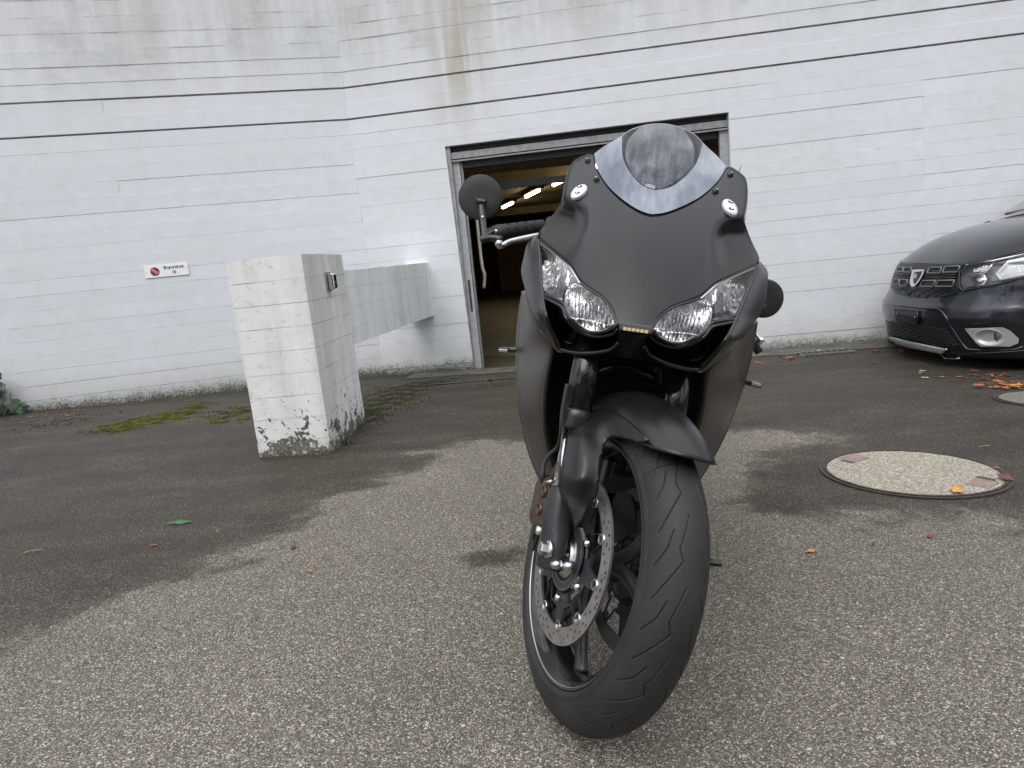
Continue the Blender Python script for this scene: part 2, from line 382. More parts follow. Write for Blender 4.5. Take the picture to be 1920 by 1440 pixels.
# ---- board marked concrete walls
ZB = [2.250-.128*k for k in range(0, 20)]
ROWS = [(ZB[k+1], ZB[k]) for k in range(19)] + [(2.266, 2.393), (2.393, 2.520)] + [(2.536+.128*k, 2.536+.128*(k+1)) for k in range(8)]
DS1 = lambda z: .888-.0184*(z+.13)
DS2 = 3.353; DTOP = 1.927
def wall_board(side, s0, s1, z0, z1, parent, slant0=None, slant1=None):
    L_ = s1-s0; n = max(2, int(L_/.07)); V = []; proud = random.gauss(0, .0012)
    tilt = random.gauss(0, .001)
    k0 = random.uniform(0, 50)
    gap_t = random.choice([.0000, .0001, .0001, .0002, .0004, .0009]); gap_b = .0001
    for i in range(n+1):
        f = i/n; s = s0+L_*f
        jt = abs(math.sin(k0+s*9)*.6+math.sin(k0*2+s*23)*.5+random.gauss(0, .6))*random.choice([.0002, .0004, .0007])
        jb = abs(random.gauss(0, .5))*.0004
        zt = z1-gap_t-jt; zb = z0+gap_b+jb
        st = s if not (slant1 and i == n) else slant1(z1); sb = s if not (slant1 and i == n) else slant1(z0)
        if slant0 and i == 0: st, sb = slant0(z1), slant0(z0)
        d0 = proud+random.gauss(0, .0003); 
        V += [wall_pt(sb, zb, side, -.02), wall_pt(sb, zb, side, d0), wall_pt(st, zt, side, d0+tilt), wall_pt(st, zt, side, -.02)]
    F = []
    for i in range(n):
        a = i*4
        for k in range(3): F.append((a+k, a+4+k, a+5+k, a+1+k))
    F += [(0, 1, 2, 3), (n*4+3, n*4+2, n*4+1, n*4)]
    return mesh('shuttering_course', V, F, M_WALL, parent, smooth=False)
def wall_body(side, rects, zc):
    parts = []
    for s0, s1, z0, z1 in rects:
        c = [wall_pt(s, z, side, o) for s in (s0, s1) for z in (z0, z1) for o in (-.02-.001, -.30)]
        parts.append(([c[0], c[4], c[5], c[1], c[2], c[6], c[7], c[3]], [(3,2,1,0),(4,5,6,7),(0,1,5,4),(1,2,6,5),(2,3,7,6),(3,0,4,7)]))
    return join(parts)
wl = empty('concrete_wall', tuple(wall_pt(-2.5, -.1, 'L')), label='white board-marked concrete wall left of the garage, carrying the small parking sign', category='wall')
wr = empty('concrete_wall', tuple(wall_pt(4, -.1, 'R')), label='white board-marked concrete wall around the open garage doorway', category='wall')
for o_ in (wl, wr): o_.location = (0, 0, 0)
V, F = wall_body('L', [(-7.5, 0.02, -.6, 7)], 0); mesh('wall_core', V, F, M_CORE, wl, smooth=False)
V, F = wall_body('R', [(-.02, .889, -.6, 7), (DS2+.002, 11, -.6, 7), (.889, DS2+.002, DTOP+.002, 7)], 0); mesh('wall_core', V, F, M_CORE, wr, smooth=False)
for z0, z1 in ROWS:
    # left wall
    cuts = [-7.5, -2.0 if random.random() < .22 else -3.1, 0.0] if random.random() < .45 else [-7.5, 0.0]
    for a_, b_ in zip(cuts, cuts[1:]): wall_board('L', a_, b_-.0003, z0, z1, wl)
    # right wall
    j1 = 4.95 if z0 < 1.9 else 6.2
    if z1 <= DTOP:
        wall_board('R', 0, DS1(z0), z0, z1, wr, slant1=DS1)
        if z0 > 1.2 or random.random() < .5: segs = [DS2, j1, 11]
        else: segs = [DS2, 11]
    elif z0 < DTOP:
        wall_board('R', 0, DS1(z0), z0, z1, wr, slant1=DS1)
        wall_board('R', DS1(DTOP)-.0, DS2, DTOP, z1, wr)
        segs = [DS2, j1, 11]
    else: segs = [0, 3.7, 11] if 1.95 < z0 < 2.2 else [0, 11]
    for a_, b_ in zip(segs, segs[1:]): wall_board('R', a_, b_-.0003, z0, z1, wr)
for side, s0, s1, par in (('L', -7.5, 0, wl), ('R', 0, 11, wr)):
    V = [wall_pt(s0, 3.57, side), wall_pt(s1, 3.57, side), wall_pt(s1, 7, side), wall_pt(s0, 7, side)]
    mesh('upper_wall_face', V, [(0, 1, 2, 3)], M_WALL, par, smooth=False)

# ---- garage doorway: reveal, steel frame, interior
M_STEEL = simple('galvanised_steel', (.36, .37, .38), .42, .75, noise=.2, nscale=25, bump=.1)
M_GSTEEL = simple('grey_painted_steel', (.33, .35, .37), .5, .0, noise=.15, nscale=20)
M_DARKM = simple('dark_steel', (.05, .05, .05), .5, .3, noise=.2)
M_INT = simple('garage_concrete', (.33, .27, .18), .85, noise=.2, nscale=3, bump=.2)
M_IFLOOR = simple('garage_floor_concrete', (.12, .112, .10), .6, noise=.3, nscale=4)
def wbox(side, s0, s1, z0, z1, o0, o1, mat, name, parent, **kw):
    c = [wall_pt(s, z, side, o) for s in (s0, s1) for z in (z0, z1) for o in (o1, o0)]
    return mesh(name, [c[0], c[4], c[5], c[1], c[2], c[6], c[7], c[3]], [(3,2,1,0),(4,5,6,7),(0,1,5,4),(1,2,6,5),(2,3,7,6),(3,0,4,7)], mat, parent, smooth=False, **kw)
gd = empty('garage_door_frame', (0, 0, 0), label='grey steel frame and rails of the open garage doorway', category='door frame')
ZF = -.16
# painted reveal skins
V = [wall_pt(DS1(-.3), -.3, 'R', -.0), wall_pt(DS1(DTOP), DTOP, 'R', 0), wall_pt(DS1(DTOP), DTOP, 'R', -.1), wall_pt(DS1(-.3), -.3, 'R', -.1)]
mesh('door_reveal', V, [(0, 1, 2, 3)], M_WALL, wr, smooth=False)
wbox('R', DS2-.004, DS2+.0, -.4, DTOP, 0.0-.0005, -.1, M_WALL, 'door_reveal', wr)
wbox('R', .85, DS2, DTOP-.004, DTOP+.001, -.0005, -.12, M_CORE, 'door_reveal', wr)
wbox('R', .862, DS2-.005, 1.885, DTOP-.006, -.075, -.16, M_DARKM, 'head_seal', gd)
wbox('R', .866, DS2-.006, 1.815, 1.872, -.045, -.13, M_STEEL, 'head_rail', gd)
wbox('R', .868, DS2-.008, 1.790, 1.803, -.035, -.13, M_STEEL, 'head_lip', gd)
wbox('R', .872, DS2-.012, 1.735, 1.786, -.10, -.2, M_DARKM, 'door_edge', gd)
wbox('R', .890, .955, ZF, 1.79, -.06, -.12, M_GSTEEL, 'side_post', gd)
wbox('R', .958, .975, ZF, 1.78, -.085, -.14, M_STEEL, 'side_post_lip', gd)
wbox('R', DS2-.075, DS2-.006, ZF, 1.79, -.06, -.12, M_GSTEEL, 'side_post', gd)
wbox('R', .912, .932, .42, .72, -.058, -.0605, M_DARKM, 'lock_slot', gd)
tr = [wall_pt(1.03, 1.70, 'R', -.3), wall_pt(1.03, .9, 'R', -.3), wall_pt(1.045, .75, 'R', -.31), wall_pt(1.02, .62, 'R', -.34)]
V, F = tube(tr, .016, 8, 4); mesh('lift_arm', V, F, simple('worn_cream_paint', (.45, .43, .36), .6, noise=.3), gd)
wbox('R', 1.0, DS2-.1, 1.60, 1.66, -.9, -1.0, M_GSTEEL, 'raised_door_panel_edge', gd)
# interior shell
gi = empty('garage_interior', (0, 0, 0), label='dim garage interior of bare concrete seen through the open doorway', category='garage')
def quad(name, pts, mat, parent=None, **kw): return mesh(name, pts, [tuple(range(len(pts)))], mat, parent, smooth=False, **kw)
Yb, X0, X1, ZC = 27., -2.6, 9., 2.22
p00 = wall_pt(-1.4, 0, 'R', -.3); p11 = wall_pt(10, 0, 'R', -.3)
quad('garage_floor', [(p00[0], p00[1]-.05, ZF+.0), (p11[0], p11[1], ZF), (X1+1, Yb, ZF-.0), (X0, Yb, ZF)], M_IFLOOR, gi)
quad('ceiling', [(p00[0], p00[1], ZC), (X0, Yb, ZC), (X1+1, Yb, ZC), (p11[0], p11[1], ZC)], M_INT, gi)
quad('back_wall', [(X0, Yb, -.3), (X1+1, Yb, -.3), (X1+1, Yb, ZC), (X0, Yb, ZC)], M_INT, gi)
quad('side_wall', [(p00[0], p00[1], -.3), (X0, Yb, -.3), (X0, Yb, ZC), (p00[0], p00[1], ZC)], M_INT, gi)
quad('side_wall', [(p11[0], p11[1], -.3), (X1+1, Yb, -.3), (X1+1, Yb, ZC), (p11[0], p11[1], ZC)], M_INT, gi)
for yy in (9.3, 11.0, 18.5):
    V, F = box((3.2, yy, ZC-.09), (12, .3, .18)); mesh('ceiling_beam', V, F, M_INT, gi, smooth=False)
V, F = box((1.1, 24, .65), (2.3, 1.5, 1.6)); mesh('storage_partition', V, F, simple('tan_partition', (.30, .22, .12), .8, noise=.1), gi, smooth=False)
wbox('R', .86, DS2, ZF-.2, ZF+.012, -.03, -.10, simple('rust_red_sill', (.16, .05, .04), .6, noise=.3), 'door_sill', gd)
tl = NT('fluorescent_tube'); tl.b.inputs['Base Color'].default_value = (1, .85, .6, 1)
tl.b.inputs['Emission Color'].default_value = (1, .80, .45, 1); tl.b.inputs['Emission Strength'].default_value = 14
for k, (x, y, lab) in enumerate(((.32, 16.2, 'lit fluorescent ceiling lamp nearest the round mirror, deepest in the garage'), (.79, 13.95, 'lit fluorescent ceiling lamp, middle one of the row in the garage'), (1.23, 12.15, 'lit fluorescent ceiling lamp closest to the fairing edge in the garage'), (1.66, 10.35, 'added fluorescent lamp hidden behind the motorcycle screen, warms the garage'), (4.3, 14.0, 'added fluorescent lamp off to the right deep in the garage, fill light'))):  # last two lamps are added, hidden fill for the garage
    a_ = math.atan2(.23, -1.18); d = np.array([math.sin(a_)*0+.19, -.98, 0]); d /= np.linalg.norm(d)
    lz = 2.13
    e = empty('ceiling_lamp', (x, y, ZC), label=lab, category='ceiling lamp', group='fluorescent lamps on the garage ceiling')
    c = np.array([0, 0, lz-ZC])
    M4 = (np.array([d[1], -d[0], 0]), d, np.array([0, 0, 1.]), c)
    V, F = box((0, 0, .05), (.16, 1.3, .06), M4); mesh('lamp_body', V, F, M_DARKM, e, smooth=False)
    V, F = tube([c-d*.55, c+d*.55], .032, 10, 1); mesh('lamp_tube', V, F, tl.m, e)

# ---- pillar and low beam
def course_block(name, mat, corners, rows, parent, jit=.0015):
    """prism cut in shuttering courses; corners = 4 (x,y), rows = z limits"""
    c = np.array(corners); cen = c.mean(0)
    for z0, z1 in rows:
        off = random.gauss(0, .0008); V = []
        g = .0002
        cc = [q+unit(q-cen)*off for q in c]
        nb = 10
        pl = []
        for i in range(4):
            for k in range(nb): pl.append(cc[i]*(1-k/nb)+cc[(i+1) % 4]*k/nb)
        for q in pl: V.append((q[0], q[1], z0+g+abs(random.gauss(0, jit*.4))))
        for q in pl: V.append((q[0], q[1], z1-g-abs(random.gauss(0, jit))*random.choice((.3, .6, 1.1))))
        n = len(pl); F = [(i, (i+1) % n, n+(i+1) % n, n+i) for i in range(n)] + [tuple(range(n, 2*n))]
        mesh(name, V, F, mat, parent, smooth=False)
p1 = G(487, 858)[:2]; p2 = G(622, 851)[:2]; p3 = G(686, 796)[:2]; p4 = p1+(p3-p2)
pil = empty('concrete_pillar', (0, 0, 0), label='free-standing white concrete pillar with flaking paint at its foot and a small metal box', category='pillar')
PT = .9955
zs = [-.12, .06]+[.06+.117*k for k in range(1, 8)]+[PT]
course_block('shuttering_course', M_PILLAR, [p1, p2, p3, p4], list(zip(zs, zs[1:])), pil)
cn = np.array([p1, p2, p3, p4]); cc = cn.mean(0); V = []
for z, s in ((-.12, .985), (PT-.004, .985)): V += [(*(cc+(q-cc)*s), z) for q in cn]
mesh('pillar_core', V, [(0,1,5,4),(1,2,6,5),(2,3,7,6),(3,0,4,7),(4,5,6,7)], M_CORE, pil, smooth=False)
bm_ = empty('concrete_beam', (0, 0, 0), label='low white concrete beam from the back of the pillar to the wall left of the door', category='beam')
b1 = np.array([p3[0]+.0, p3[1]+.001]); b2 = wall_pt(.565, 0, 'R', -.01)[:2]; dv = unit(b2-b1); nn = np.array([-dv[1], dv[0]])*.22
zz = [(.424, .455, .56), (.56, .56, .68), (.68, .68, .80), (.80, .80, .905)]
for (zw0, zp0, z1) in zz:
    nb = 30; V = []
    for i in range(nb+1):
        f = i/nb; q = b1*(1-f)+b2*f; z0 = zp0*(1-f)+zw0*f if zw0 != zp0 else zw0
        o_ = random.gauss(0, .0004)
        zt = (z1 if z1 != .905 else .901*(1-f)+.92*f)-.0002-abs(random.gauss(0, .0007))
        V += [(*(q-unit(nn)*o_), z0+.0001), (*(q-unit(nn)*o_), zt), (*(q+nn), zt), (*(q+nn), z0+.0008)]
    F = []
    for i in range(nb):
        a = i*4
        for k in range(4): F.append((a+k, a+4+k, a+4+(k+1) % 4, a+(k+1) % 4))
    mesh('shuttering_course', V, F, M_BEAM, bm_, smooth=False)
# key switch box on the pillar's right face
dP = unit(np.array([*(p3-p2), 0])); nP = np.array([dP[1], -dP[0], 0]); 
def onP(px, py, off=0):
    d = ray(px, py); n = nP[:2]; t = ((p2+n*off)@n)/(d[:2]@n); return CAM+d*t
c = onP(614.5, 528)
ks = empty('key_switch_box', tuple(c), label='small polished metal key switch box on the right face of the pillar', category='switch box')
Mk = (dP, nP, np.array([0, 0, 1.]))
V, F = box((0, .004, 0), (.088, .008, .104), Mk); o = mesh('back_plate', V, F, M_STEEL, ks, smooth=False); bevel(o, .003)
V, F = box((0, .026, 0), (.066, .036, .088), Mk); o = mesh('cover', V, F, simple('polished_steel', (.55, .55, .56), .12, 1.), ks, smooth=False); bevel(o, .010, 3)
V, F = lathe(np.array(Mk[1])*.044-np.array([0, 0, .012]), Mk[1], [(0, .012), (.004, .012), (.004, .010)], 16); mesh('lock_cylinder', V, F, M_DARKM, ks)

# ---- parking sign
M_WHITE = simple('white_enamel', (.80, .81, .82), .3, noise=.04)
M_RED = simple('red_print', (.45, .03, .03), .35); M_BLUE = simple('blue_print', (.02, .03, .17), .35); M_BLK = simple('black_print', (.03, .03, .03), .4)
sc_ = (.5*(wall_hit(272, 500, 'L')[0]+wall_hit(353, 514, 'L')[0]), 1.078)
sg = empty('parking_sign', tuple(wall_pt(*sc_, 'L')), label='small white enamel sign with a no-parking symbol and the words Reserviert 10', category='sign')
eL3 = np.array([*eL, 0]); nL3 = np.array([*nL, 0]); zU = np.array([0, 0, 1.])
Ms = (eL3, nL3, zU)
V, F = box((0, .007, 0), (.360, .005, .106), Ms); o = mesh('plate', V, F, M_WHITE, sg, smooth=False); bevel(o, .001)
def disc(c, r, off, mat, name, r0=0., n=40):
    V = []; 
    for k in range(n):
        a = 2*PI*k/n
        V += [eL3*(c[0]+r*math.cos(a))+zU*(c[1]+r*math.sin(a))+nL3*off, eL3*(c[0]+r0*math.cos(a))+zU*(c[1]+r0*math.sin(a))+nL3*off]
    F = [(2*k, (2*k+2) % (2*n), (2*k+3) % (2*n), 2*k+1) for k in range(n)]
    return mesh(name, V, F, mat, sg, smooth=False)
sc2 = (-.095, -.001)
disc(sc2, .038, .0110, M_RED, 'symbol_ring', .026)
disc(sc2, .0258, .0106, M_BLUE, 'symbol_field', .0005)
for w_, off, mt, nm in ((.019, .0113, M_WHITE, 'symbol_band_edge'), (.011, .0117, M_RED, 'symbol_band')):
    dd = np.array([math.cos(R(-42)), math.sin(R(-42))]); nn2 = np.array([-dd[1], dd[0]])
    V = [eL3*(sc2[0]+a_*dd[0]*.0262+b_*nn2[0]*w_/2)+zU*(sc2[1]+a_*dd[1]*.0262+b_*nn2[1]*w_/2)+nL3*off for a_, b_ in ((-1, -1), (1, -1), (1, 1), (-1, 1))]
    mesh(nm, V, [(0, 1, 2, 3)], mt, sg, smooth=False)
def text(body, size, pos, M, mat, parent, name='lettering', ext=.0003, align='CENTER', shear=0, off=0.):
    cu = bpy.data.curves.new(name, 'FONT'); cu.body = body; cu.size = size; cu.extrude = ext; cu.align_x = align; cu.align_y = 'CENTER'; cu.offset = off
    tmp = bpy.data.objects.new('tmp', cu); C.objects.link(tmp)
    dg = bpy.context.evaluated_depsgraph_get(); me = bpy.data.meshes.new_from_object(tmp.evaluated_get(dg))
    bpy.data.objects.remove(tmp); me.name = name
    co = np.empty(len(me.vertices)*3); me.vertices.foreach_get('co', co); co = co.reshape(-1, 3)
    W = co[:, :1]*M[0]+co[:, 1:2]*M[2]+co[:, 2:]*M[1]+np.array(pos)
    me.vertices.foreach_set('co', W.ravel()); me.update(); me.materials.clear(); me.materials.append(mat)
    return link(bpy.data.objects.new(name, me), parent)
text('Reserviert', .039, eL3*.062+zU*.024+nL3*.0106, Ms, M_BLK, sg, off=.0011)
text('10', .036, eL3*.058-zU*.020+nL3*.0106, Ms, M_BLK, sg, off=.0009)
for s in (-.165, .165):
    V, F = lathe(eL3*s+nL3*.0095+zU*(-.004 if s < 0 else .012), nL3, [(0, .004), (.002, .0035)], 10); mesh('screw', V, F, M_STEEL, sg)
# ---- soil strip and drain grate by the wall
M_GUT = simple('stained_gutter_concrete', (.085, .08, .068), .85, noise=.5, nscale=9, bump=.6, bscale=90, dist=.003)
def strip(name, s0, s1, o0, o1, dz, mat, n=80, **kw):
    V = []
    for i in range(n+1):
        s = s0+(s1-s0)*i/n
        for o in np.linspace(o0, o1, 5):
            q = wall_pt(s, 0, 'R', o+(.01*math.sin(s*7)+.008*math.sin(s*19) if o == o1 else 0)); V.append((q[0], q[1], float(gz(q[0], q[1]))+dz))
    return mesh(name, V, grid_faces(n+1, 5, flip=False), mat, None, **kw)
strip('gutter_strip', .3, 11, -.0, .36, .004, M_GUT, kind='structure', label='dark stained gutter strip along the foot of the right wall')
gp_ = G(1546, 662)
e = empty('drain_grate', tuple(gp_), label='small slotted metal drain grate in the gutter at the foot of the right wall', category='drain grate')
er3 = np.array([*eR, 0]); nr3 = np.array([*nR, 0])
for k in range(9):
    V, F = box((-.2+.05*k, 0, .008), (.028, .11, .012), (er3, nr3, zU)); mesh('grate_bar', V, F, M_DARKM, e, smooth=False)
for s in (-1, 1):
    V, F = box((0, s*.062, .008), (.46, .012, .014), (er3, nr3, zU)); mesh('grate_rim', V, F, M_STEEL, e, smooth=False)
# channel rail in the ground in front of the door
V = []
q0 = G(812, 722); q1 = G(968, 709)
for i in range(41):
    f = i/40; q = q0*(1-f)+q1*f
    for o in (-.02, .02): V.append((q[0], q[1]+o, float(gz(q[0], q[1]+o))+.008))
mesh('drain_channel', V, grid_faces(41, 2), simple('old_cast_iron', (.07, .075, .08), .7, .2, noise=.3), None, smooth=False, label='narrow ribbed drain channel set in the asphalt before the doorway', category='drain')

# ---- manhole covers
def stone_lid():
    t = NT('exposed_aggregate_concrete'); p = t.pos()
    v = t.n('TexVoronoi'); v.inputs['Scale'].default_value = 170; t.l(p, v.inputs['Vector']); s = t.sep(v.outputs['Color'])
    c = t.ramp(s[0], (0., (.13, .118, .095)), (.3, (.25, .228, .185)), (.7, (.37, .34, .285)), (1., (.58, .55, .48)))
    c = t.mix(t.ramp(v.outputs['Distance'], (.3, 0.), (.65, .55)), c, (.22, .19, .14))
    c = t.mix(t.ramp(t.noise(p, 4, 5), (.55, 0.), (.75, .5)), c, (.25, .2, .13))
    t.l(c, t.b.inputs['Base Color']); t.b.inputs['Roughness'].default_value = .8
    t.bump(t.math('SUBTRACT', s[1], v.outputs['Distance']), .6, .004); return t.m
M_LID = stone_lid(); M_IRON = simple('rusty_cast_iron', (.06, .048, .042), .65, .4, noise=.4, nscale=30, bump=.3)
def manhole(cx, cy, r, label, keys=(), lid=None):
    z = float(gz(cx, cy)); e = empty('manhole_cover', (cx, cy, z), label=label, category='manhole cover')
    n = unit((GA, GB, 1)); up_ = tuple(n)
    V, F = lathe((0, 0, 0), up_, [(-.03, r-.022), (.006, r-.022), (.006, .001)], 96, caps=False, hint=(0, 1, 0)); autosmooth(mesh('stone_lid', V, F, lid or M_LID, e))
    for ra, rb, h in ((r-.02, r-.010, .009), (r-.007, r+.004, .006)):
        V, F = lathe((0, 0, 0), up_, [(-.02, ra), (h, ra), (h, rb), (-.02, rb)], 96, caps=False, hint=(0, 1, 0)); autosmooth(mesh('iron_ring', V, F, M_IRON, e))
    V, F = lathe((0, 0, 0), up_, [(.0045, r-.03), (.0045, r+.006)], 96, caps=False, hint=(0, 1, 0)); mesh('ring_gap', V, F, M_BLK, e)
    x, y, a = frame(up_, (0, 1, 0))
    for an in keys:
        d = np.array([math.cos(an), math.sin(an), -GA*math.cos(an)-GB*math.sin(an)]); q = np.array([-d[1], d[0], 0])
        V, F = box((r-.075, 0, .006), (.075, .085, .006), (d, q, np.array(n))); mesh('key_plate', V, F, simple('pink_brown_plate', (.22, .16, .135), .6, noise=.25), e, smooth=False)
        V, F = box((r-.085, .052, .006), (.055, .03, .005), (d, q, np.array(n))); mesh('key_hole', V, F, M_BLK, e, smooth=False)
    return e
manhole(1.4696, 2.4171, .3096, 'large round manhole cover with a pale pebbled lid in the asphalt', (R(118), R(-56)))
mh = G(1925, 752); manhole(mh[0]+.12, mh[1], .24, 'smaller round manhole cover at the right edge of the photo near the car', (), simple('dirty_concrete_lid', (.13, .125, .105), .85, noise=.4, nscale=60, bump=.4))

# ---- fallen leaves, moss, grass, ivy
def leaf_mat(name, c): 
    t = NT(name); p = t.pos(); f = t.noise(p, 60, 4)
    t.l(t.mix(t.ramp(f, (.3, 0.), (.7, 1.)), tuple(c), tuple(x*.5 for x in c)), t.b.inputs['Base Color']); t.b.inputs['Roughness'].default_value = .55; return t.m
LM = {'orange': leaf_mat('orange_leaf', (.40, .13, .03)), 'brown': leaf_mat('brown_leaf', (.13, .05, .03)), 'yellow': leaf_mat('yellow_leaf', (.62, .32, .07)),
      'green': leaf_mat('green_leaf', (.05, .19, .05)), 'red': leaf_mat('red_leaf', (.2, .04, .025)), 'pale': leaf_mat('pale_leaf', (.5, .45, .30))}
def leaf_mesh(seed, lobed=True):
    r_ = random.Random(seed); n = 22; V = [(0, 0, .02)]; 
    for k in range(n):
        a = 2*PI*k/n; rr = (.5+.5*abs(math.cos(2.5*a)))**.7 if lobed else 1/(1+1.1*abs(math.sin(a)))
        rr *= r_.uniform(.85, 1.1)
        x, y = rr*math.cos(a), rr*math.sin(a)*(.8 if lobed else 1.); V.append((x, y, .12*x*x+.22*abs(y)*r_.uniform(.6, 1.3)+.06*math.sin(3*a+seed)))
    return V, [(0, 1+k, 1+(k+1) % n) for k in range(n)]
LMESH = {}
def leaf(px, py, size, kind, label, lobed=True, rot=None, group=None, at=None, dz=.004):
    key = (kind, lobed, random.randint(0, 3))
    if key not in LMESH:
        V, F = leaf_mesh(hash(str(key)) % 97 if False else key[2]*7+3, lobed); me = bpy.data.meshes.new('leaf'); me.from_pydata(V, [], F); me.update()
        me.polygons.foreach_set('use_smooth', [True]*len(me.polygons)); me.materials.append(LM[kind]); LMESH[key] = me
    o = bpy.data.objects.new('fallen_leaf', LMESH[key]); g = G(px, py) if at is None else at
    o.location = (g[0], g[1], g[2]+dz); o.scale = (size, size*random.uniform(.6, .9), size*random.uniform(.5, 1.))
    o.rotation_euler = (random.uniform(-.12, .12), random.uniform(-.12, .12), rot if rot is not None else random.uniform(0, 6.28))
    p = dict(label=label, category='leaf'); 
    if group: p['group'] = group
    return link(o, None, **p)
leaf(338, 982, .050, 'green', 'single green leaf lying on the dark wet asphalt at left', False, R(12))
leaf(1795, 926, .034, 'yellow', 'bright orange-yellow crumpled leaf on the front edge of the large manhole cover', dz=.014)
leaf(1884, 902, .035, 'brown', 'dark brown leaf on the right rim of the large manhole cover', dz=.014)
leaf(1868, 883, .014, 'orange', 'tiny orange leaf scrap on the right part of the large manhole cover', dz=.012)
leaf(1521, 1036, .021, 'yellow', 'small yellow-orange leaf scrap on dry asphalt below the large manhole cover', False, R(5))
leaf(1744, 1008, .014, 'red', 'small dark red leaf below the large manhole cover')
leaf(1637, 1022, .009, 'brown', 'tiny dark crumb on dry asphalt left of the red leaf')
leaf(551, 1028, .016, 'brown', 'brown leaf scrap on dry asphalt straight below the pillar')
leaf(581, 1073, .014, 'orange', 'small orange twig-like leaf on the dry asphalt below the brown scrap', False)
leaf(288, 1024, .016, 'orange', 'narrow orange leaf scrap on wet asphalt left below the green leaf', False, .2)
leaf(1540, 659, .045, 'pale', 'pale yellow leaf lying next to the drain grate')
leaf(1642, 659, .05, 'orange', 'orange leaf beside the wall under the bumper end of the car')
leaf(1690, 659, .05, 'orange', 'orange leaf in the shade just below the silver skid plate')
leaf(1640, 681, .04, 'brown', 'dark brown crumpled leaf on asphalt left of the car shadow')
leaf(918, 714, .04, 'orange', 'single orange leaf by the drain channel before the doorway')
leaf(1480, 672, .04, 'orange', 'larger orange leaf in the gutter right of the motorcycle lever')
leaf(1465, 670, .032, 'red', 'dull red leaf in the gutter right of the motorcycle lever')
for k in range(24):
    leaf(random.gauss(1872, 27), random.gauss(725, 3.2), random.uniform(.018, .038), (kd := random.choice(['orange', 'orange', 'yellow', 'red'])), f'small {kd} autumn leaf in the orange drift on the asphalt in front of the car', group='drift of orange leaves before the car', dz=random.uniform(.002, .02))
for k in range(24):
    x = random.uniform(1725, 1915); leaf(x, 705+random.gauss(0, 5)+(x-1725)*.02, random.uniform(.014, .03), (kd := random.choice(['orange', 'red', 'brown', 'pale'])), f'tiny {kd} leaf scattered in the shade under the front of the car', group='leaf scraps under the car')
for k in range(30):
    x = random.uniform(2, 170); leaf(x, 792-x*.14+random.gauss(0, 4), random.uniform(.015, .035), (kd := random.choice(['orange', 'brown', 'yellow', 'red'])), f'small dry {kd} leaf at the foot of the left wall beside the ivy', group='dry leaves along the left wall')
for k in range(12):
    x = random.uniform(1405, 1500); leaf(x, 684-(x-1405)*.13+random.gauss(0, 1.5), random.uniform(.012, .03), (kd := random.choice(['orange', 'red', 'brown'])), f'tiny {kd} leaf scrap in the gutter behind the motorcycle', group='leaf scraps in the gutter')
for px, py in ((1150, 848), (900, 1085), (1385, 700), (1440, 697), (800, 722), (880, 722)): pass
def twig(px, py, l, rot, label):
    g = G(px, py); d = np.array([math.cos(rot), math.sin(rot), 0]); q = np.array([-d[1], d[0], 0])
    V, F = tube([-d*l/2+zU*.003, q*l*.08+zU*.005, d*l/2+zU*.003], .0012, 5, 3)
    o = mesh('twig', V, F, LM['brown'] if random.random() < .5 else LM['yellow'], None, label=label, category='twig'); o.location = tuple(g)
twig(409, 997, .04, 2.2, 'thin curved twig on wet asphalt right of the green leaf'); twig(62, 1035, .06, .2, 'thin twig on wet asphalt near the left edge')
twig(180, 1052, .05, .3, 'dark twig on wet asphalt right of the thin twig at the left edge'); twig(1845, 838, .05, .1, 'short pale twig behind the large manhole cover')
twig(800, 1068, .03, .5, 'short dark twig on dry asphalt left of the damp patch')

M_MOSS = NT('yellow_green_moss'); _p = M_MOSS.pos()
M_MOSS.l(M_MOSS.ramp(M_MOSS.noise(_p, 22, 4), (.3, (.03, .036, .008)), (.5, (.085, .095, .009)), (.72, (.24, .235, .015))), M_MOSS.b.inputs['Base Color']); M_MOSS.b.inputs['Roughness'].default_value = .9
def tufts(name, spots, mat, hgt=(.004, .012), wd=.004, **kw):
    V = []; F = []
    for x, y, s in spots:
        z = float(gz(x, y)); a = random.uniform(0, 6.28)
        for k in range(3):
            b = a+2.1*k+random.uniform(-.4, .4); l = random.uniform(*hgt)*s; w_ = wd*s
            n = len(V); dx, dy = math.cos(b), math.sin(b)
            V += [(x-dy*w_, y+dx*w_, z), (x+dy*w_, y-dx*w_, z), (x+dx*l*.9, y+dy*l*.9, z+l)]; F.append((n, n+1, n+2))
    return mesh(name, V, F, mat, None, smooth=False, kind='stuff', **kw)
def patch_spots(pl, n, size=1.):
    out = []
    for px, py, rx, ry, fr in pl:
        for _ in range(int(n*fr)):
            for _try in range(20):
                a = random.gauss(0, .45); b = random.gauss(0, .45)
                if a*a+b*b < 1.8: break
            g = G(px+a*rx+b*0, py+b*ry-a*rx*.17)
            if math.sin(g[0]*9+g[1]*31+1.3*math.sin(g[0]*23))+math.sin(g[0]*37-g[1]*17)*.8+random.gauss(0, .5) < -.1: continue
            out.append((g[0]+random.gauss(0, .01), g[1]+random.gauss(0, .01), random.uniform(.5, 1.2)*size))
    return out
tufts('moss', patch_spots([(270, 791, 95, 11, 1.), (225, 803, 48, 6, .5), (365, 763, 32, 7, .25), (322, 779, 40, 8, .35), (412, 790, 16, 4, .12), (455, 788, 12, 4, .1), (450, 770, 30, 6, .15)], 8000, .75), M_MOSS.m, label='bright yellow-green moss patches on the asphalt along the left wall', category='moss')
M_MOSS2 = leaf_mat('olive_moss', (.075, .075, .018))
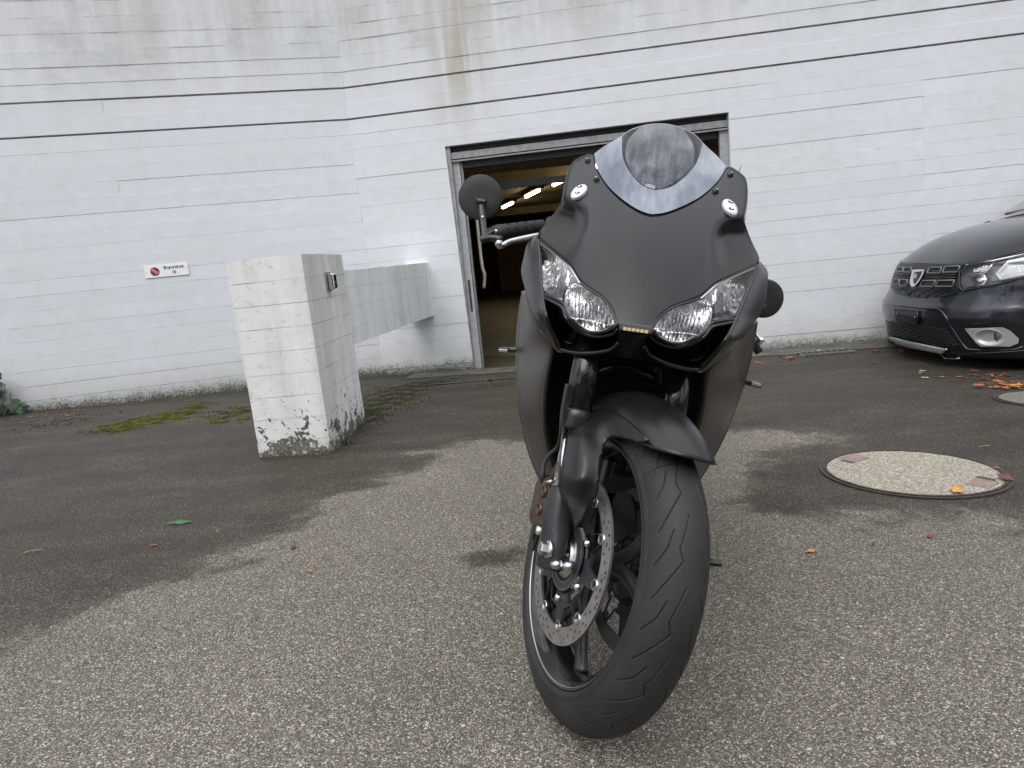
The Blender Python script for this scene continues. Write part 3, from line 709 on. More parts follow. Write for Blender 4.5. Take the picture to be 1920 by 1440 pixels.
tufts('moss', patch_spots([(740, 745, 75, 26, 1.), (700, 775, 32, 24, .5), (790, 722, 90, 7, .5), (430, 775, 60, 14, .3), (120, 790, 120, 12, .2)], 3600, .9), M_MOSS2, label='dull olive moss on the damp ground behind the pillar', category='moss')
def grass(px, py, n, h, label, spread=.03):
    g = G(px, py); V = []; F = []
    for k in range(n):
        b = random.uniform(0, 6.28); l = h*random.uniform(.5, 1.1); x = random.gauss(0, spread); y = random.gauss(0, spread*.5); dx, dy = math.cos(b), math.sin(b); w_ = .0022
        i = len(V); V += [(x-dy*w_, y+dx*w_, 0), (x+dy*w_, y-dx*w_, 0), (x+dx*l*.3+dy*w_*.7, y+dy*l*.3-dx*w_*.7, l*.7), (x+dx*l*.3-dy*w_*.7, y+dy*l*.3+dx*w_*.7, l*.7), (x+dx*l*.75, y+dy*l*.75, l*.95)]
        F += [(i, i+1, i+2, i+3), (i+3, i+2, i+4)]
    o = mesh('grass_tuft', V, F, LG, None, smooth=False, label=label, category='grass tuft', kind='stuff'); o.location = tuple(g)
LG = leaf_mat('grass_green', (.07, .13, .03))
grass(651, 834, 26, .055, 'small grass tuft growing at the foot of the pillar right face'); grass(918, 724, 30, .05, 'small green weed in front of the doorway by the drain channel', .06)
grass(1521, 668, 16, .04, 'little green weed at the left end of the drain grate', .03)
# ivy
iv = empty('ivy', tuple(G(10, 785)), label='dark green ivy clump at the foot of the left wall, left edge of the photo', category='ivy')
LI = NT('ivy_leaf'); _p = LI.pos(); LI.l(LI.ramp(LI.noise(_p, 25, 4), (.3, (.012, .035, .016)), (.7, (.035, .09, .03))), LI.b.inputs['Base Color']); LI.b.inputs['Roughness'].default_value = .35
def ivy_leaf():
    out = [(0, -.3), (.55, -.55), (.95, -.1), (.5, .15), (.62, .75), (0, 1.15), (-.62, .75), (-.5, .15), (-.95, -.1), (-.55, -.55)]
    V = [(0, .2, 0)]+[(x, y, .16*abs(x)-.1*y*y) for x, y in out]; return V, [(0, 1+k, 1+(k+1) % 10) for k in range(10)]
V, F = ivy_leaf(); ime = bpy.data.meshes.new('leaf'); ime.from_pydata(V, [], F); ime.update(); ime.polygons.foreach_set('use_smooth', [True]*10); ime.materials.append(LI.m)
base = np.array(iv.location)
for k in range(85):
    if k < 45: px, py = random.uniform(-60, 52), random.uniform(735, 778)
    else: px, py = random.uniform(-60, 12), random.uniform(690, 745)
    if px > 10 and py < 742: continue
    if px > 30 and py > 772: continue
    s, z = wall_hit(px, py, 'L', .06); q = wall_pt(s, max(z, -.0), 'L', random.uniform(.03, .22)); 
    o = bpy.data.objects.new('ivy_leaf', ime); link(o, iv); o.location = tuple(q-base); sz = random.uniform(.032, .055); o.scale = (sz,)*3
    o.rotation_euler = (random.uniform(.4, 1.3), random.uniform(-.5, .5), random.uniform(-1.4, 1.6))
for k in range(7):
    s0, z0 = wall_hit(random.uniform(-70, 30), 785, 'L', .1); a_ = wall_pt(s0, -.03, 'L', .15)-base
    b_ = a_+np.array([random.uniform(-.1, .15), .05, random.uniform(.12, .4)])
    V, F = tube([a_, (a_+b_)/2+np.array([random.uniform(-.05, .05), 0, 0]), b_], .003, 5, 4); mesh('stem', V, F, LM['brown'], iv)
# ================================================================== MOTORCYCLE
def axes(yaw, lean):
    fw = np.array([math.sin(yaw), -math.cos(yaw), 0]); side = np.array([math.cos(yaw), math.sin(yaw), 0]); z = np.array([0, 0, 1.])
    return math.cos(lean)*side-math.sin(lean)*z, -fw, math.cos(lean)*z+math.sin(lean)*side
BU, BB, BW = axes(R(-11.95), R(12.4)); BO = np.array([.128, 1.2, -.585+CAMZ])
BM = np.stack([BU, BB, BW], 1)
def toB(p): return BM.T@(np.array(p)-BO)
CB = toB(CAM)
def rayB(px, py): return BM.T@ray(px, py)
def Bv(px, py, v): d = rayB(px, py); return CB+d*((v-CB[1])/d[1])
def gc(w): 
    w = np.asarray(w, float); q = np.maximum(w-.455, 0)
    return .75*q+1.0*q*q+np.maximum(.455-w, 0)*.9
def gcowl(u, w, hollow=True):
    u = np.abs(u); e = np.maximum(u-.118, 0); e = np.sqrt(e*e+.00004)-.0063
    f = np.clip((.70-w)/.09, 0, 1); f = f*f*(3-2*f)
    f2 = np.clip((w-.44)/.05, 0, 1)
    hu = np.clip((u-.118-.25*np.maximum(.62-w, 0))/.045, 0, 1); hu = hu*hu*(3-2*hu)
    ht = np.clip((.678+.25*(u-.15)-w)/.045, 0, 1); ht = ht*ht*(3-2*ht); hb = np.clip((w-.505-.25*(u-.13))/.14, 0, 1); hb = hb*hb*(3-2*hb)
    return gc(w)+2.15*u*u+.45*e*f*f2+(.050*hu*ht*hb if hollow else 0)
def S(px, py, g=gcowl, ex=0.):
    d = rayB(px, py); t = (g(0., .55)+ex-CB[1])/d[1]
    for _ in range(40):
        p = CB+d*t; t = .5*t+.5*((float(g(p[0], p[2]))+ex-CB[1])/d[1])
    return CB+d*t
bike = empty('motorcycle', (0, 0, 0), label='matte black sport motorcycle leaning on its side stand with front wheel turned', category='motorcycle')
bike.matrix_world = Matrix(((BU[0], BB[0], BW[0], BO[0]), (BU[1], BB[1], BW[1], BO[1]), (BU[2], BB[2], BW[2], BO[2]), (0, 0, 0, 1)))
def mir(V): return [(-v[0], v[1], v[2]) for v in V]
def both(name, V, F, mat, parent=None, n=True, **kw):
    a = mesh(name, V, F, mat, parent or bike, **kw); b = mesh(name, mir(V), [f[::-1] for f in F], mat, parent or bike, **kw); return a, b
def vary(name, col, rough, metal=0., dust=.12, **kw):
    """paint with a thin uneven film of dust"""
    t = NT(name); p = t.pos(); f = t.noise(p, 14, 6, .65); f2 = t.noise(p, 260, 3, .6); f3 = t.noise(t.pos((20, 20, 4)), 2, 5)
    c = t.mix(t.math('MULTIPLY', t.ramp(f, (.35, 0.), (.75, 1.)), dust), tuple(col), (.30, .28, .25))
    v = t.n('TexVoronoi'); v.inputs['Scale'].default_value = 42; t.l(p, v.inputs['Vector']); wn = t.n('TexWhiteNoise'); t.l(v.outputs['Position'], wn.inputs['Vector'])
    sp = t.math('MULTIPLY', t.math('LESS_THAN', v.outputs['Distance'], .035), t.math('GREATER_THAN', wn.outputs['Value'], .8))
    c = t.mix(t.math('MULTIPLY', sp, .6), c, (.5, .48, .44))
    t.l(c, t.b.inputs['Base Color']); t.b.inputs['Metallic'].default_value = metal
    t.l(t.ramp(t.math('ADD', t.math('MULTIPLY', f, .6), t.math('MULTIPLY', f3, .4)), (.3, rough*.88), (.7, min(1, rough*1.15))), t.b.inputs['Roughness'])
    for k, v_ in kw.items(): t.b.inputs[k.replace('_', ' ')].default_value = v_
    return t.m
M_MATTE = vary('matte_black_paint', (.007, .007, .0075), .29, dust=.02, Specular_IOR_Level=.38)
M_SATIN = vary('satin_black_plastic', (.016, .016, .017), .30, dust=.03)
M_GLOSS = vary('gloss_black_plastic', (.008, .008, .009), .12, dust=.02)
M_FAIR = vary('matte_side_fairing', (.030, .028, .025), .38, dust=.05, Specular_IOR_Level=.7)
M_RUB = vary('black_rubber', (.014, .014, .014), .62, dust=.06)
M_CHR = simple('chrome', (.80, .80, .80), .07, 1.)
M_ALU = simple('satin_aluminium', (.55, .55, .56), .3, 1., noise=.08, nscale=60)
M_BLACKM = vary('black_cast_metal', (.020, .022, .027), .48, .3, dust=.08)
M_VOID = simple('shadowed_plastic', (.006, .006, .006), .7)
# ---- upper cowl
top = [(1113, 290), (1120, 318), (1140, 350), (1166, 376), (1197, 395), (1226, 404)]
rgt = [(1226, 404), (1190, 617)]
bot = [(1008, 447), (1030, 464), (1052, 482), (1068, 495), (1079, 511), (1088, 526), (1103, 539), (1125, 553), (1141, 568), (1153, 589), (1158, 611), (1190, 617)]
lef = [(1113, 290), (1103, 288), (1082, 297), (1073, 304), (1066, 320), (1061, 340), (1058, 360), (1055, 377), (1045, 392), (1028, 414), (1012, 433), (1008, 447)]
lef = [tuple(p) for p in lef]
def cowl_half(P, g, ex=0., center=True):
    n, m = P.shape[:2]; V = []
    for i in range(n):
        for j in range(m):
            q = S(P[i, j, 0], P[i, j, 1], g, ex)
            if center and j == m-1: q = np.array([0, float(g(0, q[2]))+ex, q[2]])
            V.append(q)
    return V, n, m
def merge(o, d=.0008):
    import bmesh
    b = bmesh.new(); b.from_mesh(o.data); bmesh.ops.remove_doubles(b, verts=b.verts, dist=d); bmesh.ops.recalc_face_normals(b, faces=b.faces); b.to_mesh(o.data); b.free(); o.data.polygons.foreach_set('use_smooth', [True]*len(o.data.polygons)); return o
P = coons(top, rgt, bot, lef, 34, 30)
V, n, m = cowl_half(P, gcowl); F = grid_faces(n, m)
VV, FF = join([(V, F), (mir(V), [f[::-1] for f in F])])
cowl = merge(mesh('upper_cowl', VV, FF, M_MATTE, bike)); solid(cowl, .004, 1 if False else -1)
def skirt(name, contour, g, steps, mat, ex=0., k=3):
    """surface running back from a contour; steps = [(du, dv, dw)]"""
    C_ = resample(contour, 40); rows = []
    base_ = [S(x, y, g, ex) for x, y in C_]
    rows.append(base_)
    for du, dv, dw in steps: rows.append([q+np.array([math.copysign(du, q[0]) if q[0] else 0, dv, dw]) for q in base_])
    V = [q for r_ in rows for q in r_]; F = grid_faces(len(rows), 40)
    return both(name, V, F, mat)
skirt('cowl_edge', lef, gcowl, [(-.004, .012, -.003), (-.012, .07, -.02)], M_MATTE)
# ---- dark outer cheek of the cowl beside the lamp
outer = [(1008, 441), (997, 448), (988, 458), (982, 482), (977, 508), (983, 536), (998, 585), (1012, 616), (1031, 642), (1044, 660)]
inner = [(1009, 446), (1010.5, 475), (1012, 498), (1015, 530), (1018, 558), (1023, 590), (1034, 620), (1045, 642), (1053, 653)]
P = coons([outer[0], inner[0]], inner, [outer[-1], inner[-1]], outer, 40, 6)
Vc = []
for i in range(40):
    for j in range(6): Vc.append(S(P[i, j, 0], P[i, j, 1], gcowl, -.006*math.sin(PI*(j+.5)/6)+.02*(1-j/5)**2))
both('cowl_cheek', Vc, grid_faces(40, 6), M_SATIN)
skirt('cowl_cheek_return', outer, gcowl, [(-.0, .06, 0), (-.004, .25, 0)], M_SATIN, ex=.019)
V, F = tube([S(x, y, gcowl, -.002) for x, y in [(1009, 449), (1013, 500), (1018, 556), (1024, 590), (1036, 620), (1052, 652)]], .0032, 8, 6); both('cheek_ridge', V, F, M_GLOSS)

# ---- polygon patches over the nose surface
from mathutils.geometry import delaunay_2d_cdt
def poly_patch(outline, g, ex=0., step=5., fn=None, closed_sub=3):
    O_ = smooth_path([np.array(p, float) for p in outline+[outline[0]]], closed_sub)[:-1] if closed_sub > 1 else [np.array(p, float) for p in outline]
    O_ = np.array(O_); n = len(O_)
    x0, y0 = O_.min(0); x1, y1 = O_.max(0)
    gx, gy = np.meshgrid(np.arange(x0, x1, step), np.arange(y0, y1, step)); sdv = seg_dist(gx.ravel(), gy.ravel(), O_)
    k = sdv > step*.55
    pts = np.r_[O_, np.stack([gx.ravel()[k], gy.ravel()[k]], 1)]
    r_ = delaunay_2d_cdt([Vector((float(a_), float(b_))) for a_, b_ in pts], [], [list(range(n))], 1, 1e-4)
    vs = r_[0]; fs = r_[2]; A = np.array([(v.x, v.y) for v in vs]); dd = seg_dist(A[:, 0], A[:, 1], O_); dd = np.clip(dd, 0, None)
    V = []
    for (x, y), d in zip(A, dd):
        e = ex + (fn(x, y, d) if fn else 0.); V.append(S(x, y, g, e))
    if sum(np.cross(V[f[1]]-V[f[0]], V[f[2]]-V[f[0]])[1] for f in fs) > 0: fs = [tuple(f)[::-1] for f in fs]
    return V, [tuple(f) for f in fs]
sst = lambda t: (lambda q: q*q*(3-2*q))(min(max(t, 0.), 1.))
lamp = [(1009, 449), (1030, 466), (1052, 484), (1067, 497), (1077, 512), (1086, 527), (1101, 540), (1123, 554), (1139, 569), (1151, 590), (1156, 609), (1148, 616), (1136, 621), (1118, 624), (1100, 621), (1084, 612), (1070, 598), (1061, 583), (1055, 568), (1037, 559), (1018, 549), (1015, 520), (1012, 490)]
gl = NT('clear_lamp_lens'); gl.t.nodes.remove(gl.b)
_g = gl.n('BsdfGlossy'); _g.inputs['Roughness'].default_value = .02; _t = gl.n('BsdfTransparent'); _t.inputs['Color'].default_value = (.97, .98, .98, 1); _f = gl.n('Fresnel'); _f.inputs['IOR'].default_value = 1.5; _mx = gl.n('MixShader')
_fm = gl.math('MULTIPLY_ADD', _f.outputs[0], .9); gl.t.nodes[-1].inputs[2].default_value = .015
gl.l(_fm, _mx.inputs[0]); gl.l(_t.outputs[0], _mx.inputs[1]); gl.l(_g.outputs[0], _mx.inputs[2]); gl.l(_mx.outputs[0], gl.out.inputs[0]); M_LENS = gl.m
def streaked_flute_mat(name, sc, col=(.86, .87, .88), fac=.92):  # dark and white reflection streaks are painted into the base colour
    t = NT(name); t.b.inputs['Base Color'].default_value = (*col, 1); t.b.inputs['Metallic'].default_value = 1; t.b.inputs['Roughness'].default_value = .10
    p = t.pos(sc, world=False); f = t.noise(p, 1., 3, .6, .4); v = t.n('TexVoronoi'); t.l(p, v.inputs['Vector']); v.inputs['Scale'].default_value = 1.
    t.bump(t.math('ADD', f, t.math('MULTIPLY', v.outputs['Distance'], .6)), .9, .004)
    s = t.sep(v.outputs['Color']); t.l(t.mix(fac, tuple(col), t.ramp(t.math('ADD', t.math('MULTIPLY', s[0], .6), t.math('MULTIPLY', f, .5)), (.28, (.06, .06, .065)), (.42, (.38, .38, .39)), (.56, (.85, .86, .88)), (.72, (1, 1, 1))), 'MULTIPLY'), t.b.inputs['Base Color'])
    return t.m
M_REFL = streaked_flute_mat('streak_painted_reflector', (300, 20, 55), (.95, .95, .96), .75); M_REFL2 = streaked_flute_mat('streak_painted_facets', (150, 20, 110), (1, 1, 1), .55); M_REFL3 = simple('lamp_inner_chrome', (.72, .73, .75), .12, 1., bump=.2, nscale=20)
V, F = poly_patch(lamp, gcowl, -.002, 5, fn=lambda x, y, d: -.010*sst(d/22))
both('headlight', V, F, M_LENS)
heads = [o for o in bike.children if o.name.startswith('headlight')]
V, F = poly_patch(lamp, gcowl, .012, 4, fn=lambda x, y, d: .065*sst(d/12)); Vh, Fh = V, F
for hd, mm in zip(heads, (False, True)):
    def put(name, V, F, mat, smooth=True, **kw):
        V2 = mir(V) if mm else V; F2 = [f[::-1] for f in F] if mm else F
        return mesh(name, V2, F2, mat, hd, smooth=smooth, **kw)
    put('lamp_housing', Vh, Fh, M_REFL3)
    # surround
    O_ = [S(x, y, gcowl, -.001) for x, y in lamp+[lamp[0]]]
    V, F = tube(O_, .0026, 8, 4, caps=False); put('lamp_gasket', V, F, M_GLOSS)
    V, F = tube([S(x+1, y+4, gcowl, -.0045) for x, y in lamp[0:6]], .0013, 6, 4); put('chrome_edge', V, F, M_CHR)
    V, F = tube([S(x, y, gcowl, .002) for x, y in [(1013, 462), (1017, 505), (1021, 545), (1055, 562)]], .0012, 6, 3); put('chrome_edge', V, F, M_CHR)
    # black corner
    V, F = poly_patch([(1012, 456), (1030, 472), (1022, 485), (1015, 503)], gcowl, .012, 4); put('black_corner', V, F, M_GLOSS)
    # outer reflector bowl
    V, F = poly_patch([(1033, 474), (1048, 485), (1062, 498), (1068, 512), (1062, 530), (1052, 560), (1036, 554), (1022, 547), (1016, 520), (1017, 500), (1024, 484)], gcowl, .006, 3, fn=lambda x, y, d: .045*math.sin(min(d/17, 1)*PI/2)); put('side_reflector', V, F, M_REFL2)
    V, F = tube([S(x, y, gcowl, .004) for x, y in [(1017, 497), (1030, 499), (1046, 501), (1064, 500)]], .0012, 6, 3); put('reflector_rib', V, F, M_CHR)
    V, F = poly_patch([(1064, 500), (1074, 512), (1084, 528), (1098, 542), (1084, 540), (1066, 541), (1060, 530), (1064, 515)], gcowl, .005, 3, fn=lambda x, y, d: .006*sst(d/6)); put('bridge_reflector', V, F, M_CHR)
    # main round reflector
    ax = unit(np.array([-.06, .93, -.25]))
    V, F = poly_patch([(1058, 562), (1062, 545), (1074, 533), (1087, 531), (1101, 543), (1123, 557), (1138, 572), (1148, 590), (1152, 604), (1146, 612), (1134, 617), (1118, 620), (1101, 617), (1086, 608), (1073, 595), (1064, 582)], gcowl, .006, 1.7,
        fn=lambda x, y, d: .034*max(0, 1-(math.hypot(x-1106, y-573)/49)**2)+(.0022*math.sin(x*.95+.02*y)+.0010*math.sin(x*2.1+y*.13))*min(1, d/6))
    put('round_reflector', V, F, M_REFL)
    V, F = tube([S(x, y, gcowl, .004) for x, y in [(1065, 542), (1059, 562), (1064, 584), (1075, 598), (1088, 610), (1103, 618), (1120, 621), (1138, 617), (1151, 607)]], .0015, 6, 5); put('reflector_rim', V, F, M_CHR)
    cb = S(1107, 556, gcowl, .010)
    V, F = lathe(cb, ax, [(.002, .0125), (0, .0118), (-.001, .010), (0.001, .0085), (.004, .0075), (.001, .0055), (-.003, .0045), (-.003, .001)], 32, caps=False); put('bulb_shield', V, F, simple('bulb_shield_steel', (.30, .29, .28), .3, .8) if not mm else bpy.data.materials['bulb_shield_steel'])
    V, F = lathe(cb-ax*.0035, ax, [(0, .0042), (.0005, .0001)], 16, caps=False); put('bulb_cap', V, F, M_GLOSS)
# ---- air duct under each lamp, lips, centre nose
duct = [(1017, 560), (1036, 569), (1052, 579), (1060, 598), (1075, 614), (1095, 626), (1120, 631), (1146, 627), (1158, 622), (1160, 640), (1150, 652), (1120, 659), (1090, 659), (1060, 655), (1045, 645), (1034, 622), (1022, 590)]
V, F = poly_patch(duct, gcowl, .002, 4, fn=lambda x, y, d: .075*sst(d/14)); both('air_duct', V, F, M_GLOSS)
V, F = tube([S(x, y, gcowl, -.003) for x, y in [(1019, 580), (1026, 602), (1036, 628), (1046, 650), (1060, 658), (1090, 662), (1120, 661), (1146, 655), (1160, 642)]], .0045, 8, 5); both('duct_lip', V, F, M_GLOSS)
V, F = tube([S(x, y, gcowl, -.001) for x, y in [(1018, 557), (1036, 566), (1054, 577), (1062, 597), (1077, 613), (1097, 626), (1120, 631), (1146, 627), (1158, 617)]], .0032, 8, 5); both('lamp_lower_trim', V, F, M_GLOSS)
Pn = coons([(1159, 611), (1191, 616)], [(1191, 616), (1186, 672)], [(1100, 663), (1186, 672)], [(1159, 611), (1160, 640), (1150, 654), (1100, 663)], 12, 10)
V, n, m = cowl_half(Pn, gcowl); VV, FF = join([(V, grid_faces(n, m)), (mir(V), [f[::-1] for f in grid_faces(n, m)])]); merge(mesh('nose_centre', VV, FF, M_GLOSS, bike))
# underside of the nose running back to the radiator
lip = [(1044, 660), (1060, 662), (1100, 664), (1140, 666), (1186, 672)]
C_ = [S(x, y, gcowl, .0) for x, y in resample(lip, 16)]
V = C_+[np.array([q[0]*.95, .30, q[2]+.03]) for q in C_]+[np.array([q[0]*.9, .34, q[2]-.04]) for q in C_]
VV, FF = join([(V, grid_faces(3, 16)), (mir(V), [f[::-1] for f in grid_faces(3, 16)])]); mesh('nose_underside', VV, FF, M_SATIN, bike)
# daytime light bar
c = S(1192, 618, gcowl, -.008); Ml = (np.array([1., 0, 0]), unit(np.array([0, .85, -.3])), unit(np.array([0, .3, .85])), c)
V, F = box((0, 0, 0), (.0575, .018, .014), Ml); lb = bevel(mesh('light_bar', V, F, M_SATIN, bike, smooth=False), .003)
yl = simple('amber_light_chips', (.42, .35, .14), .35)
for k in range(6):
    V, F = box((-.0185+.0074*k, -.0095, -.0035), (.0066, .002, .006), Ml); bevel(mesh('amber_chip', V, F, yl, lb, smooth=False), .001)
V, F = box((.0, .001, .006), (.056, .02, .004), Ml); bevel(mesh('light_bar_lid', V, F, simple('grey_plastic', (.06, .06, .065), .4), lb, smooth=False), .0015)
# ---- windscreen
sc = NT('smoked_windscreen'); sc.b.inputs['Base Color'].default_value = (.30, .335, .39, 1); sc.b.inputs['Metallic'].default_value = .85; sc.b.inputs['Roughness'].default_value = .06
_p = sc.pos((70, 16, 10), world=False); _n = sc.noise(_p, 1., 5, .6); sc.l(sc.mix(sc.ramp(_n, (.3, 0.), (.7, 1.)), (.13, .142, .165), (.20, .22, .255)), sc.b.inputs['Base Color'])  # streaks in the base colour stand for reflected sky
sc.bump(sc.noise(sc.pos((1, 1, 1)), 11, 3), .12, .004)
sc2m = NT('dark_windscreen_bubble'); sc2m.b.inputs['Base Color'].default_value = (.14, .15, .17, 1); sc2m.b.inputs['Metallic'].default_value = .85; sc2m.b.inputs['Roughness'].default_value = .05
_p = sc2m.pos((110, 9, 5), world=False); _n = sc2m.noise(_p, 1., 5, .6); sc2m.l(sc2m.mix(sc2m.ramp(_n, (.3, 0.), (.7, 1.)), (.05, .052, .06), (.115, .122, .138)), sc2m.b.inputs['Base Color'])  # longer streaks imitate sky reflections in the bubble's colour
def gscr(u, w):
    return gc(w)+2.05*u*u
arc = [(1114, 288), (1133, 274), (1150, 264), (1166, 254), (1182, 243), (1203, 235.5), (1222, 232), (1240, 231)]
bott = [(1114, 288), (1120, 316), (1140, 348), (1168, 374), (1199, 394), (1226, 403)]
P = coons(arc, [(1240, 231), (1226, 403)], bott, [(1114, 288), (1114.2, 288.6)], 30, 30)
V, n, m = cowl_half(P, gscr, -.004); VV, FF = join([(V, grid_faces(n, m)), (mir(V), [f[::-1] for f in grid_faces(n, m)])])
ws = solid(merge(mesh('windscreen', VV, FF, sc.m, bike)), .003); ws.modifiers[-1].use_rim = False
arc2 = [(1166.5, 255), (1182, 244.5), (1203, 237), (1222, 233.5), (1240, 232.5)]
bot2 = [(1166.5, 255), (1167, 290), (1181, 321), (1203, 345), (1231, 356)]
P = coons(arc2, [(1240, 232.5), (1231, 356)], bot2, [(1166.5, 255), (1166.6, 256)], 26, 26)
V = []
edge = np.array(resample(bot2, 40))
for i in range(26):
    for j in range(26):
        x, y = P[i, j]; e = -.0055-.036*math.sin(PI/2*j/25)**.75*math.sin(PI/2*(1-i/25))**.75
        q = S(x, y, gscr, e)
        if j == 25: q = np.array([0, float(gscr(0, q[2]))+e, q[2]])
        V.append(q)
VV, FF = join([(V, grid_faces(26, 26)), (mir(V), [f[::-1] for f in grid_faces(26, 26)])])
merge(mesh('screen_bubble', VV, FF, sc2m.m, ws))
# ---- bolts and mirror block-off plates
def gnormal(p, g=gcowl):
    g = (lambda a, b: gcowl(a, b, False)) if g is gcowl else g
    h = .002; du = (g(p[0]+h, p[2])-g(p[0]-h, p[2]))/(2*h); dw = (g(p[0], p[2]+h)-g(p[0], p[2]-h))/(2*h); return unit(np.array([float(du), -1., float(dw)]))
for x, y in ((1102, 302), (1118.5, 337)):
    p = S(x, y); nn = gnormal(p)
    V, F = lathe(p, nn, [(-.002, .0075), (.0015, .0075), (.0025, .0058), (.006, .0050), (.0072, .0036)], 20); both('screen_bolt', V, F, M_SATIN)
    V, F = lathe(p+nn*.0073, nn, [(0, .0022), (.0004, .0020)], 6); both('screen_bolt_socket', V, F, M_ALU)
p = S(1087, 362); nn = gnormal(p); upx = unit(np.array([0.10, .3, 1.])-nn*(np.array([0.10, .3, 1.])@nn)); sx = np.cross(upx, nn)
V = []; n_ = 36
def plate_r(t): return .0182*(1+.12*max(0, -math.sin(t))**3)
for h, s in ((0, 1.), (.005, 1.), (.0075, .93), (.0078, .6), (.0078, .05)):
    for k in range(n_):
        t = 2*PI*k/n_; V.append(p+nn*h+(sx*math.cos(t)*.95+upx*math.sin(t)*1.18)*plate_r(t)*s)
for o in both('block_off_plate', V, grid_faces(5, n_, wrap=True), simple('anodised_silver', (.70, .69, .74), .38, .55)):
    sg_ = 1 if o.name == 'block_off_plate' else -1
    for dy, dx in ((.0115, -.003), (-.0085, .002)):
        q = p+nn*.0080+upx*dy+sx*dx
        V2 = []
        for h, s in ((0.0003, 1.), (.0005, .05)):
            for k in range(20):
                t = 2*PI*k/20; V2.append(q+nn*h+(sx*math.cos(t)*.0068+upx*math.sin(t)*.0032)*s)
        f2 = grid_faces(2, 20, wrap=True)
        mesh('slot_recess', V2 if sg_ > 0 else mir(V2), f2 if sg_ > 0 else [f[::-1] for f in f2], M_VOID, o)
        V3, f3 = lathe(q+nn*.0006-sx*.001, nn, [(0, .0027), (.001, .0022)], 12); mesh('plate_screw', V3 if sg_ > 0 else mir(V3), f3 if sg_ > 0 else [f[::-1] for f in f3], M_CHR, o)

# ---- side fairings
rows = [((985, 548), (980, 545)), ((997, 586), (974, 580)), ((1013, 619), (969.5, 622)), ((1030, 652), (968, 662)), ((1022, 700), (969, 708)), ((1016, 750), (973, 755)), ((1016, 792), (980, 798)), ((1022, 832), (990, 840)), ((1031, 866), (1003, 876)), ((1041, 888), (1016, 903))]
Gd = []
for k, (i_, o_) in enumerate(rows):
    f = k/(len(rows)-1); vi = [.215, .20, .19, .19, .20, .215, .23, .25, .27, .29][k]; vo = .46-.03*f
    a_ = Bv(*i_, vi); b_ = Bv(*o_, vo)
    mid = a_*.5+b_*.5; bq = min(1, max(0, (k-1)/3)); mid[0] -= .012*bq; mid2 = a_*.2+b_*.8; mid2[0] -= .008*bq
    lipin = a_+np.array([.014, .02, 0])
    back = b_+np.array([.008, .18, 0]); back2 = b_+np.array([.05, .42, .03])
    Gd.append([lipin, a_, mid, mid2, b_, back, back2])
def densify(Gd, a, b):
    A = [smooth_path(r_, a) for r_ in Gd]; A = [smooth_path([r_[j] for r_ in A], b) for j in range(len(A[0]))]
    return [q for i in range(len(A[0])) for q in [A[j][i] for j in range(len(A))]], len(A[0]), len(A)
V, n, m = densify(Gd, 5, 4); fairs = both('side_fairing', V, grid_faces(n, m), M_FAIR)
for o in fairs: solid(o, .003)
edge_ = [r_[1] for r_ in Gd[2:]]
M_GOLD = simple('worn_gold_edge', (.22, .16, .08), .45, .5)
V, F = tube([q+np.array([.001, -.001, 0]) for q in edge_], .0012, 6, 4); both('fairing_edge_line', V, F, M_GOLD)
# inner dark ducts beside the radiator
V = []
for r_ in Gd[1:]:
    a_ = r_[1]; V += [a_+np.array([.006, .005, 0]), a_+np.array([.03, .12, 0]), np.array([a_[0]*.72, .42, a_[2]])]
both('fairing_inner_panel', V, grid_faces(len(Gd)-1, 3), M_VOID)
# ---- radiator
rd = NT('radiator_core'); _p = rd.pos((1, 1, 1), world=False); _w = rd.n('TexWave'); _w.bands_direction = 'Z'; _w.inputs['Scale'].default_value = 90; rd.l(_p, _w.inputs['Vector'])
rd.l(rd.ramp(_w.outputs['Fac'], (.3, .003), (.8, .016)), rd.b.inputs['Base Color']); rd.b.inputs['Roughness'].default_value = .55; rd.bump(_w.outputs['Fac'], .6, .003)
V = []
for i in range(13):
    u = -.17+.34*i/12
    for wv in (.04, .38): V.append((u, .40-.9*u*u, wv))
rad = mesh('radiator', V, grid_faces(13, 2), rd.m, bike)
for wv in (.06+.0225*k for k in range(14)):
    V, F = tube([(u, .397-.9*u*u, wv) for u in np.linspace(-.165, .165, 9)], .0022, 5, 1); mesh('radiator_tube', V, F, M_SATIN, rad)
V, F = tube([(-.16, .35, .385), (0, .39, .39), (.16, .35, .385)], .014, 10, 5); mesh('radiator_tank', V, F, M_SATIN, rad)
# curved bright hose seen above the fender
V, F = tube([Bv(1115, 700, .27), Bv(1150, 688, .26), Bv(1190, 690, .26), Bv(1226, 706, .28)], .009, 10, 6); mesh('coolant_hose', V, F, M_GLOSS, bike)
V, F = tube([Bv(1222, 700, .28), Bv(1238, 690, .27), Bv(1240, 720, .3)], .006, 8, 4); mesh('horn_bracket', V, F, M_SATIN, bike)

